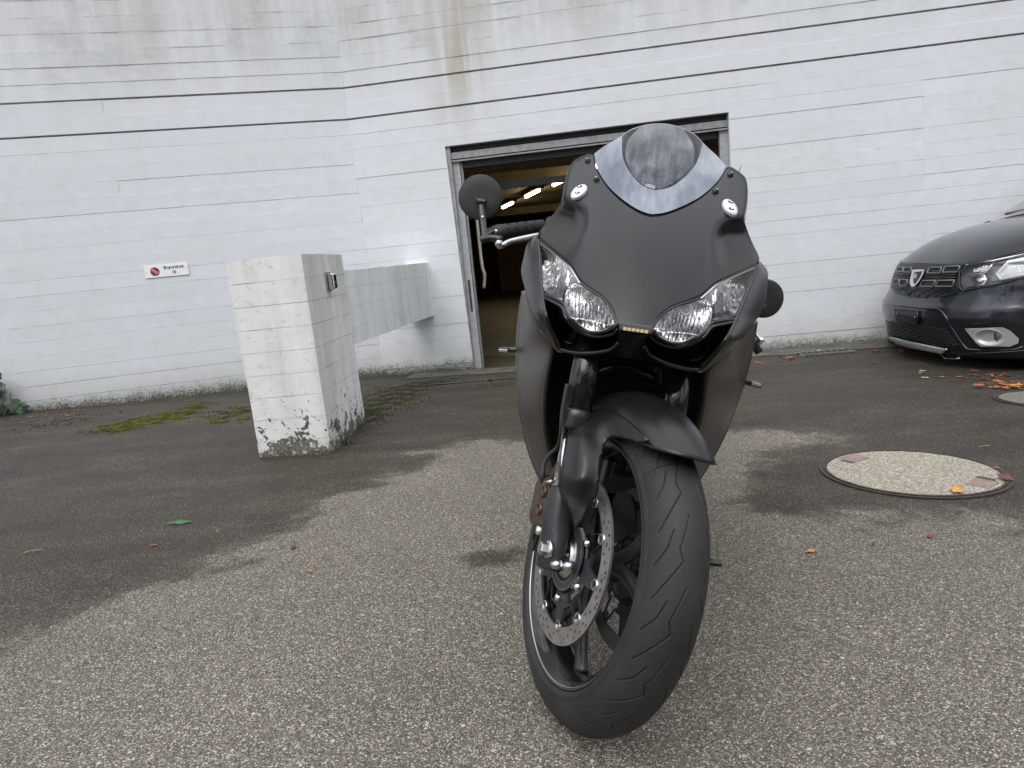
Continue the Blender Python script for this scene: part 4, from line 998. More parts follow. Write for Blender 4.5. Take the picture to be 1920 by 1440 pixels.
# ---- engine, header pipes, belly, tank, seat, tail, rear wheel (mostly hidden behind the front)
V, F = box((0, .62, .10), (.34, .36, .38)); bevel(mesh('engine_block', V, F, M_BLACKM, bike, smooth=False), .02)
for k in range(7):
    V, F = box((0, .425-.002*k, .0+.022*k), (.24, .03, .008)); mesh('cylinder_fin', V, F, M_BLACKM, bike, smooth=False)
M_HDR = simple('heat_tinted_pipe', (.04, .03, .025), .35, .9, noise=.3)
for k, u in enumerate((-.12, -.045, .045, .12)):
    V, F = tube([(u, .47, .15), (u, .40, .10), (u*.95, .375, .0), (u*.8, .40, -.08), (u*.5, .52, -.12), (u*.4, .75, -.13)], .019, 12, 6); mesh('header_pipe', V, F, M_HDR, bike)
Vb = []
for v_, w0, hw in ((.33, -.02, .13), (.40, -.07, .16), (.55, -.125, .17), (.8, -.14, .16), (1.02, -.12, .12)):
    for t in np.linspace(-1, 1, 11): Vb.append((hw*t, v_, w0+.16*abs(t)**2.4))
mesh('belly_pan', Vb, grid_faces(5, 11), M_SATIN, bike); 
for (x0, x1, y0, y1, v_) in ((1150, 1196, 1042, 1074, .36), (1148, 1192, 1078, 1122, .40)):
    a_ = Bv(x0, y1, v_); b_ = Bv(x1, y0, v_); c_ = (a_+b_)/2; s_ = np.abs(b_-a_)
    V, F = box(c_+np.array([0, .04, 0]), (s_[0], .08, s_[2])); bevel(mesh('lower_engine_cover', V, F, M_BLACKM, bike, smooth=False), .01)
V, F = tube([Bv(1158, 955, .34), Bv(1166, 975, .33), Bv(1159, 992, .34)], .003, 8, 4); mesh('copper_cable_end', V, F, simple('copper', (.5, .22, .09), .4, .8), bike)
V, F = box(Bv(1170, 905, .36), (.085, .05, .05)); bevel(mesh('oil_cooler', V, F, M_BLACKM, bike, smooth=False), .006)
def blob_mesh(name, prof, mat, nseg=24):
    """prof = (v, w centre, half width, half height)"""
    V = []
    for v_, wc, hw, hh in prof:
        for k in range(nseg):
            t = 2*PI*k/nseg; c_, s_ = math.cos(t), math.sin(t); V.append((hw*math.copysign(abs(c_)**.8, c_), v_, wc+hh*math.copysign(abs(s_)**.8, s_)))
    return mesh(name, V, grid_faces(len(prof), nseg, wrap=True)+[tuple(range(nseg))[::-1], tuple((len(prof)-1)*nseg+k for k in range(nseg))], mat, bike)
blob_mesh('fuel_tank', [(.50, .42, .08, .05), (.56, .44, .14, .11), (.68, .45, .16, .14), (.82, .44, .15, .13), (.95, .40, .09, .07), (1.0, .38, .06, .04)], M_MATTE)
blob_mesh('seat', [(.93, .38, .10, .03), (1.05, .37, .13, .03), (1.2, .39, .12, .035), (1.3, .42, .10, .03)], M_RUB)
blob_mesh('tail_cowl', [(1.18, .37, .12, .06), (1.35, .43, .11, .06), (1.55, .49, .07, .04), (1.68, .53, .03, .015)], M_MATTE)
V, F = tube([(0.0, .86, .02), (0.0, 1.1, .03)], .06, 12, 2); 
for s in (-1, 1):
    V, F = tube([(s*.10, .90, .05), (s*.12, 1.1, .03), (s*.125, 1.41, 0)], [.035, .03, .025], 10, 4); mesh('swingarm', V, F, M_BLACKM, bike)
rwp = [(-.09, .235), (-.097, .262), (-.09, .29), (-.06, .308), (0, .315), (.06, .308), (.09, .29), (.097, .262), (.09, .235)]
V, F = lathe((0, 1.41, 0), (1, 0, 0), rwp, 72, caps=False); rw = mesh('rear_wheel', V, F, M_RUB, bike)
V, F = lathe((0, 1.41, 0), (1, 0, 0), [(-.088, .236), (-.08, .21), (.08, .21), (.088, .236)], 64, caps=False); mesh('rim', V, F, M_SATIN, rw)
for k in range(5):
    a_ = 2*PI*k/5; V, F = tube([(0, 1.41, 0), (0, 1.41+.21*math.cos(a_), .21*math.sin(a_))], .02, 8, 2); mesh('spoke', V, F, M_SATIN, rw)
# side stand
st0 = np.array([.14, .80, -.10]); gq = G(1338, 1054)
V, F = tube([st0, np.array([.20, .72, -.20]), Bv(1334, 1053, .62)], .009, 10, 4); sst_ = mesh('side_stand', V, F, M_SATIN, bike)
q = Bv(1338, 1053, .62); V, F = box(q, (.045, .03, .008)); bevel(mesh('stand_foot', V, F, M_SATIN, sst_, smooth=False), .003)

# ---- front wheel (its own frame: x = to the bike's left, y = back, z = up in the wheel plane)
WX, WY, WZ = axes(.255, .3973); WCw = np.array([.134, 1.1945, -.5795+CAMZ])
wx, wy, wz, wc = BM.T@WX, BM.T@WY, BM.T@WZ, toB(WCw)
def W(x, y, z): return wc+wx*x+wy*y+wz*z
def Wray(px, py, x=0.):
    d = rayB(px, py); t = (x-(CB-wc)@wx)/(d@wx); p = CB+d*t-wc; return np.array([x, p@wy, p@wz])
def WP(px, py, x): q = Wray(px, py, x); return W(*q)
# tread
aa = np.unique(np.r_[np.linspace(-1.5, -1.25, 8), np.arange(-1.25, .9, .0155), np.linspace(.9, 1.5, 20)])
ph = np.unique(np.r_[np.arange(-.95, 1.9, .0042), np.linspace(1.9, 5.34, 260)])          # 0 = forward, pi/2 = down
Wt = .052
offA = Wt*np.sin(aa); radA = .299-.055*(1-np.cos(aa))
tarc = np.r_[0, np.cumsum(np.hypot(np.diff(offA), np.diff(radA)))]; tarc -= np.interp(0, aa, tarc)
def arcA(a): return float(np.interp(a, aa, tarc))
PER = 2*PI/17
pats = []
base_z = [(0, -1.12), (-.100, -.80), (-.222, -.36), (-.282, -.48), (-.465, -.20)]
base_s = [(-.174, -1.24), (-.278, -.85), (-.382, -.66)]
base_c = [(-.30, .02), (-.42, -.06)]
for sgn, sh in ((-1, .199), (1, .36)):
    for bl in (base_z, base_s):
        pats.append([((sh+p_)*.299, arcA(a_ if sgn < 0 else -a_)) for p_, a_ in bl])
PHI, AAm = np.meshgrid(ph, aa, indexing='ij'); Sg = PHI.ravel()*.299; Tg = np.interp(AAm.ravel(), aa, tarc)
pm = PER*.299; Sm = np.mod(Sg, pm); dmin = np.full(Sm.shape, 1.)
for pl in pats:
    for (s0, t0), (s1, t1) in zip(pl, pl[1:]):
        for sh in range(-3, 5):
            a0 = s0+sh*pm; a1 = s1+sh*pm
            if max(a0, a1) < -.01 or min(a0, a1) > pm+.01: continue
            ds, dt = a1-a0, t1-t0; t = np.clip(((Sm-a0)*ds+(Tg-t0)*dt)/(ds*ds+dt*dt), 0, 1); dmin = np.minimum(dmin, np.hypot(Sm-a0-t*ds, Tg-t0-t*dt))
dep = .0028*np.clip(1-np.maximum(dmin-.0004, 0)/.0008, 0, 1)
RAD = np.interp(AAm.ravel(), aa, radA); OFFv = np.interp(AAm.ravel(), aa, offA)
nx = np.cos(AAm.ravel()); RAD2 = RAD-dep*np.clip(nx+.25, 0, 1); OFF2 = OFFv-dep*np.sin(AAm.ravel())*.6
yy = -RAD2*np.cos(PHI.ravel()); zz_ = -RAD2*np.sin(PHI.ravel())
VT = wc+np.outer(OFF2, wx)+np.outer(yy, wy)+np.outer(zz_, wz)
npi, na = PHI.shape
idx = np.arange(npi*na).reshape(npi, na); nxt = np.roll(idx, -1, 0)
Fq = np.stack([idx[:, :-1], idx[:, 1:], nxt[:, 1:], nxt[:, :-1]], -1).reshape(-1, 4)
me = bpy.data.meshes.new('front_wheel'); me.vertices.add(len(VT)); me.vertices.foreach_set('co', VT.ravel()); me.loops.add(len(Fq)*4); me.loops.foreach_set('vertex_index', Fq.ravel()); me.polygons.add(len(Fq)); me.polygons.foreach_set('loop_start', np.arange(0, len(Fq)*4, 4)); me.polygons.foreach_set('loop_total', np.full(len(Fq), 4)); me.update(calc_edges=True)
me.polygons.foreach_set('use_smooth', np.ones(len(Fq), bool))
_Wv = BO+VT@BM.T
wearA = np.clip(dmin*0, 0, 1); 
ty = NT('dusty_tyre_rubber'); _p = ty.pos()
_n1 = ty.noise(_p, 8, 5, .6); _n2 = ty.noise(_p, 120, 5, .7); _n3 = ty.noise(_p, 420, 3, .6)
_c = ty.mix(ty.ramp(_n1, (.35, 0.), (.7, 1.)), (.010, .0105, .012), (.024, .0232, .0225))
_c = ty.mix(ty.ramp(_n2, (.55, 0.), (.7, .35)), _c, (.05, .048, .045)); _c = ty.mix(ty.ramp(_n3, (.70, 0.), (.76, .6)), _c, (.35, .33, .30))
ty.l(_c, ty.b.inputs['Base Color']); ty.l(ty.ramp(_n1, (.3, .55), (.7, .75)), ty.b.inputs['Roughness']); ty.b.inputs['Specular IOR Level'].default_value = .45
ty.bump(ty.math('ADD', _n2, ty.math('MULTIPLY', _n3, .5)), .35, .0012)
me.materials.append(ty.m)
fwl = link(bpy.data.objects.new('front_wheel', me), bike)
def wl_(V): return [W(*v) for v in V]
def rev(prof, n=120):
    V = []
    for x, r_ in prof:
        for k in range(n): a_ = 2*PI*k/n; V.append(W(x, -r_*math.cos(a_), -r_*math.sin(a_)))
    return V, grid_faces(len(prof), n, wrap=True)
V, F = rev([(-.0520, .2405), (-.0530, .236), (-.051, .2325), (-.0485, .2315)], 160); mesh('tyre_bead', V, F, M_RUB, fwl)
for s in (-1, 1):
    V, F = rev([(s*.0519, .2480), (s*.053, .2445), (s*.054, .2395), (s*.0535, .233), (s*.050, .2305)], 160); mesh('tyre_sidewall', V, F, ty.m, fwl)
    for rr_ in (.2395,):
        V, F = rev([(s*.0539, rr_+.0012), (s*.0546, rr_), (s*.0539, rr_-.0012)], 160); mesh('sidewall_rib', V, F, ty.m, fwl)
prof = [(-.0485, .2310), (-.0505, .2290), (-.0500, .2262), (-.0470, .2240), (-.0445, .2170), (-.036, .2125), (-.026, .2045), (-.012, .2000), (.012, .2000), (.026, .2045), (.036, .2125), (.0445, .2170), (.047, .2240), (.050, .2262), (.0505, .2290), (.0485, .2310)]
V, F = rev(prof, 180); rim = mesh('rim', V, F, M_GLOSS, fwl); solid(rim, .0035, 1)
V, F = rev([(-.0508, .2278), (-.0512, .2268), (-.0505, .2258)], 180); mesh('rim_stripe', V, F, simple('copper_rim_stripe', (.13, .08, .045), .35, .6), fwl)
V, F = rev([(-.0498, .2246), (-.0492, .2236), (-.0480, .2228)], 180); mesh('rim_edge', V, F, simple('scuffed_rim_edge', (.35, .35, .36), .3, .8), fwl)
# spokes: three forked arms
for k in range(3):
    a0 = R(100)+2*PI*k/3
    def pol(r_, a_, x=0.): return W(x, -r_*math.cos(a_), -r_*math.sin(a_))
    for s in (-1, 1):
        V, F = tube([pol(.03, a0), pol(.09, a0+s*R(9)), pol(.15, a0+s*R(17)), pol(.203, a0+s*R(24))], [.013, .010, .0095, .013], 10, 6, sx=1.5, hint=wx); mesh('spoke', V, F, M_SATIN, fwl)
V, F = lathe(W(-.05, 0, 0), wx, [(0, .030), (.01, .034), (.05, .036), (.09, .034), (.10, .030)], 40); mesh('hub', V, F, M_SATIN, fwl)
# brake discs
def brake(xc, s, vis):
    nphi, rads = (540, np.linspace(.1265, .158, 15)) if vis else (120, np.linspace(.128, .158, 3))
    scal = []
    V = []
    for i in range(nphi):
        a_ = 2*PI*i/nphi
        for r_ in rads: V.append(W(xc, -r_*math.cos(a_), -r_*math.sin(a_)))
    nr = len(rads); holes = []
    if vis:
        for q in range(60):
            a_ = 2*PI*q/60; holes.append((a_, [.1345, .1425, .1505][[0, 1, 2, 1][q % 4]] if q % 10 else .147))
        for q in range(20): holes.append((2*PI*(q+.5)/20, .1515))
    H = np.array([(r_*math.cos(a_), r_*math.sin(a_)) for a_, r_ in holes]) if holes else np.zeros((0, 2))
    F = []
    for i in range(nphi):
        for j in range(nr-1):
            if vis:
                am = 2*PI*(i+.5)/nphi; rm = (rads[j]+rads[j+1])/2
                if (np.hypot(H[:, 0]-rm*math.cos(am), H[:, 1]-rm*math.sin(am)) < .0030).any(): continue
            i2 = (i+1) % nphi; F.append((i*nr+j, i*nr+j+1, i2*nr+j+1, i2*nr+j))
    dm = NT('brushed_disc_steel'); p_ = dm.pos((1, 1, 1)); f_ = dm.noise(p_, 35, 4); dm.l(dm.mix(dm.ramp(f_, (.3, 0.), (.7, 1.)), (.30, .29, .275), (.42, .40, .37)), dm.b.inputs['Base Color']); dm.b.inputs['Metallic'].default_value = .85; dm.b.inputs['Roughness'].default_value = .38
    o = mesh('brake_disc', V, F, dm.m if s < 0 else simple('shaded_disc_steel', (.12, .12, .12), .4, .8), fwl, smooth=False); solid(o, .0045, 0)  # far disc gets a darker steel in place of shade
    # carrier
    Vc = []; n2 = 240; ri = []
    for i in range(n2):
        a_ = 2*PI*i/n2; ph_ = (a_*10/(2*PI)) % 1; d_ = abs(ph_-.5)*2
        ro = .1235 if d_ > .72 else .1235-.030*min(1, (.72-d_)/.25)
        ri.append(ro)
        for r_ in (.058, .07, ro-.004, ro): Vc.append(W(xc+s*(.002 if r_ > .06 else -.012), -r_*math.cos(a_), -r_*math.sin(a_)))
    Fc = []
    for i in range(n2):
        pa = (i*5/n2) % 1
        for j in range(3):
            if j == 1 and .28 < pa < .72: continue
            i2 = (i+1) % n2; Fc.append((i*4+j, i*4+j+1, i2*4+j+1, i2*4+j))
    o = mesh('disc_carrier', Vc, Fc, M_BLACKM, fwl, smooth=False); solid(o, .005, 0)
    for q in range(10):
        a_ = 2*PI*q/10; c_ = W(xc+s*.003, -.1245*math.cos(a_), -.1245*math.sin(a_))
        V, F = lathe(c_, wx*s, [(-.004, .0105), (.001, .0105), (.002, .0085), (.0005, .0065), (.0005, .0045), (-.001, .004)], 24); mesh('disc_bobbin', V, F, M_ALU if vis else M_SATIN, fwl)  # far bobbins go black for the same painted shade
    if vis:
        for q in range(6):
            a_ = 2*PI*(q+.35)/6; c_ = W(xc-.004, -.078*math.cos(a_), -.078*math.sin(a_))
            V, F = lathe(c_, -wx, [(0, .0075), (.003, .0075), (.0065, .0055), (.008, .002)], 20); mesh('carrier_bolt', V, F, M_CHR, fwl)
brake(-.0651, -1, True); brake(.0651, 1, False)
# ABS ring with slots
V = []; F = []; na_ = 100
for i in range(na_):
    a0 = 2*PI*i/na_; a1 = 2*PI*(i+.5)/na_; a2 = 2*PI*(i+1)/na_
    for (a_, b_, rr0, rr1) in ((a0, a1, .046, .0635), (a1, a2, .046, .050), (a1, a2, .0600, .0635)):
        k = len(V); V += [W(-.073, -r_*math.cos(t), -r_*math.sin(t)) for r_, t in ((rr0, a_), (rr1, a_), (rr1, b_), (rr0, b_))]; F.append((k, k+1, k+2, k+3))
o = mesh('abs_ring', V, F, simple('grey_ring_steel', (.13, .15, .15), .45, .7), fwl, smooth=False); solid(o, .002, 0)
V, F = lathe(W(-.070, 0, 0), -wx, [(-.01, .044), (.003, .042), (.003, .035), (.010, .033), (.012, .028), (.008, .022)], 40, caps=False); mesh('wheel_bearing', V, F, M_ALU, fwl)
V, F = lathe(W(-.069, 0, 0), -wx, [(0, .048), (.004, .046), (.004, .040)], 40, caps=False); mesh('bearing_seal', V, F, M_RUB, fwl)

# ---- fork
fa = BM.T@(math.cos(R(23.3))*BW+math.sin(R(23.3))*BB); fa = unit(fa-wx*(fa@wx)); fn = np.cross(fa, wx)       # fn: forward in the wheel plane
fork = None
for s in (-1, 1):
    X_ = s*.104; o0 = W(X_, 0, 0)+fn*.030*0
    f0 = lambda t, a=0., b=0.: o0+fa*t+wx*a+fn*b
    def ring(t, hx, hy, cxo=0., cyo=0., n=28, pw=.75):
        out = []
        for k in range(n):
            q = 2*PI*k/n; c_, s__ = math.cos(q), math.sin(q)
            out.append(o0+fa*t+wx*(cxo+hx*math.copysign(abs(c_)**pw, c_))+fn*(cyo+hy*math.copysign(abs(s__)**pw, s__)))
        return out
    rs = [ring(-.030, .017, .030), ring(-.026, .020, .034), ring(.0, .021, .035), ring(.028, .021, .034), ring(.040, .024, .031), ring(.06, .0255, .030), ring(.09, .0255, .028), ring(.115, .0245, .0255, pw=1), ring(.120, .0225, .0225, pw=1)]
    V = [p for r_ in rs for p in r_]; F = grid_faces(len(rs), 28, wrap=True)+[tuple(range(28)), tuple((len(rs)-1)*28+k for k in range(28))[::-1]]
    fb = mesh('fork_leg', V, F, M_BLACKM, bike); autosmooth(fb, 50)
    if s < 0: fork = fb
    V, F = lathe(f0(.115), fa, [(0, .0215), (.13, .0215)], 32); mesh('fork_stanchion', V, F, M_CHR, fb)
    V, F = lathe(f0(.232), fa, [(0, .026), (.004, .029), (.020, .0285), (.022, .0295), (.036, .0295), (.040, .027)], 36); mesh('fork_seal', V, F, M_SATIN, fb)
    V, F = lathe(f0(.27), fa, [(0, .0262), (.08, .0275), (.18, .0275)], 36); mesh('fork_tube', V, F, M_GLOSS, fb)
    # groove down the casting
    for dx in (-.006, .010):
        V, F = tube([f0(.035, dx*1.2, .0325), f0(-.018, dx, .0355)], .0035, 8, 2); mesh('casting_rib', V, F, M_BLACKM, fb)
    # axle bolt and pinch bolts
    if s < 0:
        V, F = lathe(WP(1022, 1029, -.128)+wx*.004, -wx, [(-.006, .0165), (0, .0165), (.001, .013), (.002, .0105)], 32); mesh('axle_washer', V, F, M_ALU, fb)
        V, F = lathe(WP(1022, 1029, -.128), -wx, [(-.004, .0125), (.009, .0125), (.011, .010), (.011, .006), (.006, .005)], 6); mesh('axle_bolt', V, F, M_ALU, fb, smooth=False)
        for px, py in ((1037, 1058), (1060, 1061)):
            c_ = WP(px, py, -.110 if px < 1050 else -.095)
            ax_ = unit(fn*.9-wx*.5-fa*.1)
            V, F = lathe(c_-ax_*.004, ax_, [(-.012, .0088), (.002, .0088), (.004, .0075), (.006, .0068)], 20); mesh('pinch_bolt', V, F, M_ALU, fb)
            V, F = lathe(c_+ax_*.002, ax_, [(0, .0065), (.005, .0060), (.005, .0035), (.001, .003)], 6); mesh('pinch_bolt_hex', V, F, M_ALU, fb, smooth=False)
V, F = lathe(W(-.10, 0, 0), wx, [(0, .010), (.2, .010)], 20); mesh('front_axle', V, F, M_ALU, fork)
V, F = lathe(WP(1013, 995, -.118), unit(-wx+fn*.3), [(-.01, .0085), (.006, .0085), (.008, .007)], 20); mesh('caliper_bolt', V, F, simple('zinc_bolt', (.75, .74, .70), .35, .8), fork)
# lower triple clamp
V, F = tube([W(-.104, 0, 0)+fa*.43, W(0, 0, 0)+fa*.435-fn*.02, W(.104, 0, 0)+fa*.43], .026, 12, 4, sx=.7); mesh('lower_triple_clamp', V, F, M_BLACKM, bike)
# ---- caliper (left of the picture, behind the fork leg)
M_CAL = simple('bronze_caliper', (.11, .072, .052), .38, .75, noise=.3, nscale=50)
for s in (-1, 1):
    cpts = [(1017, 893), (1036, 898), (1040, 930), (1038, 960), (1030, 985), (1012, 987), (1001, 985), (997, 975), (1001, 950), (1007, 925), (1010, 905)]
    q2 = [Wray(x, y, -.115)[1:] for x, y in smooth_path([np.array(p) for p in cpts+[cpts[0]]], 3)[:-1]]
    xs_ = (-.122, -.116, -.094, -.058); sc_f = (.86, 1., 1., .97); cc_ = np.mean(q2, 0)
    V = []
    for x_, f_ in zip(xs_, sc_f): V += [W(-s*x_*1., *(cc_+(q-cc_)*f_)) for q in q2] if s > 0 else [W(x_, *(cc_+(q-cc_)*f_)) for q in q2]
    nq = len(q2); F = grid_faces(4, nq, wrap=True)+[tuple(range(nq)), tuple(3*nq+k for k in range(nq))[::-1]]
    cal = autosmooth(mesh('brake_caliper', V, F, M_CAL if s < 0 else M_BLACKM, bike), 40); bevel(cal, .004, 3, 30)  # far caliper takes black metal to imitate the dark it sits in
    if s < 0:
        for px, py, r_ in ((1022, 922, .013), (1013, 955, .013)):
            c_ = WP(px, py, -.120); V, F = lathe(c_, -wx, [(0, r_), (.005, r_*.95), (.006, r_*.7), (.004, r_*.6)], 24); mesh('caliper_piston_cap', V, F, M_CAL, cal)
        V, F = tube([WP(1022, 905, -.125), WP(1034, 903, -.128)], .004, 8, 2); mesh('caliper_bridge_pin', V, F, M_ALU, cal)
# brake hose and abs wire
V, F = tube([WP(1017, 905, -.12), WP(1017, 892, -.125), WP(1020, 870, -.125), WP(1031, 852, -.12), WP(1046, 838, -.115), WP(1052, 810, -.13), WP(1055, 770, -.14), WP(1064, 720, -.145)], .0045, 10, 8); mesh('brake_hose', V, F, M_RUB, bike)
V, F = lathe(WP(1017, 900, -.12), unit(WP(1017, 885, -.125)-WP(1017, 900, -.12)), [(0, .006), (.012, .006), (.014, .0045)], 12); mesh('hose_fitting', V, F, M_SATIN, bike)
V, F = tube([WP(1048, 912, -.125), WP(1050, 860, -.13), WP(1055, 812, -.13), WP(1062, 760, -.135)], .0022, 8, 6); mesh('sensor_wire', V, F, M_SATIN, bike)
V, F = tube([WP(1001, 1010, -.10), WP(1003, 998, -.11), WP(1012, 992, -.12), WP(1000, 1030, -.09)], .004, 8, 5); mesh('sensor_lead', V, F, M_RUB, bike)
# ---- front fender
def fpt(phi, a, r=.333, wdt=.070, h=.062):
    rr_ = r-h*(1-math.cos(a)); return W(wdt*math.sin(a), -rr_*math.cos(phi), -rr_*math.sin(phi))
PR = R(-132)
V = []; nf, nfa = 44, 31
for i in range(nf):
    f = i/(nf-1)
    for j in range(nfa):
        a_ = 1.52*(-1+2*j/(nfa-1)); pf = R(-51.5)-R(13)*abs(a_/1.48)**2.3
        V.append(fpt(pf*(1-f)+PR*f, a_, .333, .070, .060))
fen = mesh('front_fender', V, grid_faces(nf, nfa), M_SATIN if False else M_MATTE, bike); solid(fen, .003)
# side blade of the fender covering the fork foot
bl = [(1066, 796), (1084, 780), (1105, 769), (1130, 766), (1160, 776), (1190, 799), (1214, 824), (1196, 830), (1165, 822), (1143, 821), (1134, 832), (1129, 852), (1124, 888), (1120, 925), (1104, 950), (1082, 990), (1074, 984), (1066, 952), (1052, 930), (1048, 912), (1052, 880), (1057, 845), (1062, 815)]
def gblade(u, w): return 0
V0 = []
O_ = np.array(smooth_path([np.array(p, float) for p in bl+[bl[0]]], 3)[:-1])
x0, y0 = O_.min(0); x1, y1 = O_.max(0); gx, gy = np.meshgrid(np.arange(x0, x1, 6), np.arange(y0, y1, 6)); sdv = seg_dist(gx.ravel(), gy.ravel(), O_); k_ = sdv > 3
pts_ = np.r_[O_, np.stack([gx.ravel()[k_], gy.ravel()[k_]], 1)]
r_ = delaunay_2d_cdt([Vector((float(a_), float(b_))) for a_, b_ in pts_], [], [list(range(len(O_)))], 1, 1e-4)
A = np.array([(v.x, v.y) for v in r_[0]]); dd = np.clip(seg_dist(A[:, 0], A[:, 1], O_), 0, None)
ANC = np.array([(1066,800,-.118),(1084,780,-.092),(1105,769,-.076),(1130,766,-.0705),(1160,776,-.0705),(1190,799,-.0715),(1214,824,-.072),(1196,830,-.073),(1165,822,-.0745),(1143,821,-.078),(1134,832,-.083),(1129,852,-.090),(1124,888,-.094),(1120,925,-.094),(1104,950,-.098),(1082,990,-.108),(1066,952,-.124),(1050,920,-.128),(1055,860,-.130),(1062,815,-.124),(1085,850,-.128),(1085,900,-.129),(1095,812,-.112),(1120,795,-.088),(1112,870,-.106),(1108,915,-.104)])
def _tps(r): return np.where(r > 0, r*r*np.log(r+1e-9), 0.)
_na = len(ANC); _Rm = np.hypot(ANC[:, None, 0]-ANC[None, :, 0], ANC[:, None, 1]-ANC[None, :, 1])/100; _K = _tps(_Rm)+np.eye(_na)*.02; _P = np.c_[np.ones(_na), ANC[:, :2]/100]
_sol = np.linalg.solve(np.block([[_K, _P], [_P.T, np.zeros((3, 3))]]), np.r_[ANC[:, 2], 0, 0, 0])
def blade_x(x, y): return float(_tps(np.hypot(ANC[:, 0]-x, ANC[:, 1]-y)/100)@_sol[:_na]+_sol[_na:]@np.array([1, x/100, y/100]))
for (x, y), d in zip(A, dd):
    lx = np.interp(y, [758, 780, 800, 820, 860, 900, 930, 990], [-.070, -.085, -.112, -.126, -.129, -.129, -.127, -.110]); 
    fold = max(0, (x-np.interp(y, [780, 850, 925, 990], [1090, 1088, 1082, 1078])))*.0010
    tq = sst((x-1084)/50)*sst((872-y)/56); lx = lx*(1-tq)-.0722*tq; fold *= 1-sst((845-y)/14)
    V0.append(WP(x, y, blade_x(x, y)))
F0 = [tuple(f) for f in r_[2]]
bl1 = mesh('fender_side_blade', V0, F0, M_MATTE, bike); solid(bl1, .003, 1)
def mirW(V): 
    out = []
    for v in V: q = np.array(v)-wc; out.append(wc+wx*(-(q@wx))+wy*(q@wy)+wz*(q@wz))
    return out
mesh('fender_side_blade', mirW(V0), [f[::-1] for f in F0 if all(A[i][0] < 1112 for i in f)], M_MATTE, bike)
c_ = WP(1061, 926, -.121); V, F = lathe(c_, unit(-wx+fn*.35), [(-.004, .0105), (.001, .0105), (.0005, .0075)], 24); mesh('fender_bolt_washer', V, F, M_SATIN, bike)
V, F = lathe(c_, unit(-wx+fn*.35), [(-.002, .006), (.003, .006), (.0045, .004)], 16); mesh('fender_bolt', V, F, M_ALU, bike)
# chipped emblem outline on the fender (gold tape edge)
V, F = tube([WP(*p, -.055+.03*k/5) for k, p in enumerate([(1122, 775), (1126, 757), (1143, 763), (1160, 778), (1173, 797), (1178, 801)])], .0011, 6, 4); mesh('fender_tape_edge', V, F, M_GOLD, bike)

# ---- handlebar, grip, lever, bar-end mirrors
gA, gB = Bv(923, 437, .36), Bv(1030, 424, .44)
gd_ = unit(gB-gA); 
V, F = lathe(gA, gd_, [(0, .012), (.002, .0165), (.010, .0165), (.012, .0185), (.022, .0185), (.024, .0172), (.13, .0172)], 28); grip = mesh('handlebar_grip', V, F, M_RUB, bike)
xg, yg, _ = frame(gd_)
for k in range(4):
    for q in range(5):
        a0 = 2*PI*q/5; Vp = [gA+gd_*(.032+.022*k+.010*t)+(xg*math.cos(a0+.9*t)+yg*math.sin(a0+.9*t))*.0174 for t in np.linspace(0, 1, 6)]
        V, F = tube(Vp, .0011, 5, 1); mesh('grip_groove', V, F, M_VOID, grip)
V, F = lathe(gA-gd_*.012, gd_, [(0, .009), (.003, .0125), (.014, .0125)], 20); mesh('bar_end_weight', V, F, M_SATIN, grip)
V, F = lathe(Bv(928, 434, .34), gd_, [(0, .0045), (.005, .0045)], 12); mesh('bar_end_bolt', V, F, M_CHR, grip)
V, F = tube([Bv(934, 461, .31), Bv(944, 459, .31), Bv(960, 452, .33), Bv(1005, 443, .37), Bv(1030, 440, .40)], [.0075, .0068, .0065, .0075, .008], 14, 6, sx=1.); lev = mesh('brake_lever', V, F, M_ALU, bike)
V, F = lathe(Bv(935, 457, .308), unit(np.array([-.9, -.2, -.3])), [(-.010, .004), (-.006, .009), (0, .0105), (.005, .008), (.008, .003)], 18); mesh('lever_ball', V, F, M_ALU, lev)
# mirror clamp arm
V, F = tube([Bv(901, 450, .30), Bv(920, 446, .31), Bv(941, 449, .31)], [.0075, .0078, .0075], 12, 4, sx=1.1); arm = mesh('mirror_arm', V, F, M_SATIN, bike)
V, F = tube([Bv(903, 447, .30), Bv(914, 440, .315), Bv(926, 432, .345)], .0055, 10, 4); mesh('arm_knuckle', V, F, M_SATIN, arm)
V, F = tube([Bv(909, 446, .31), Bv(907, 425, .33), Bv(905, 408, .345), Bv(902, 385, .36)], .0058, 10, 4, sx=1.2); mesh('mirror_stem', V, F, M_SATIN, arm)
V, F = lathe(Bv(905, 407, .335), unit(rayB(905, 407))*-1, [(0, .003), (.004, .0028)], 12); mesh('stem_pin', V, F, M_CHR, arm)
def bar_mirror(c_, nrm, rx, ry, up_):
    x_ = unit(np.cross(up_, nrm)); y_ = np.cross(nrm, x_); V = []; n = 48
    for h, s in ((-.012, .80), (-.008, .97), (0, 1.), (.004, .985), (.006, .93), (.0065, .5), (.0065, .02)):
        for k in range(n): t = 2*PI*k/n; V.append(c_+nrm*h+(x_*math.cos(t)*rx+y_*math.sin(t)*ry)*s)
    return V, grid_faces(7, n, wrap=True)+[tuple(range(n))[::-1]]
cm = Bv(900.5, 370, .39); nm = unit(unit(-rayB(900, 365))+np.array([-.10, 0, .14]))
V, F = bar_mirror(cm, nm, .0515, .0525, np.array([0, 0, 1.])); m1 = mesh('bar_end_mirror', V, F, M_RUB, bike)
V, F = box(Bv(903, 378, .372), (.024, .014, .010)); bevel(mesh('mirror_bracket', V, F, M_SATIN, m1, smooth=False), .003)
V, F = box(Bv(900, 374, .372), (.027, .010, .004)); bevel(mesh('mirror_bracket_lip', V, F, M_SATIN, m1, smooth=False), .001)
cm = Bv(1433, 560, .66); 
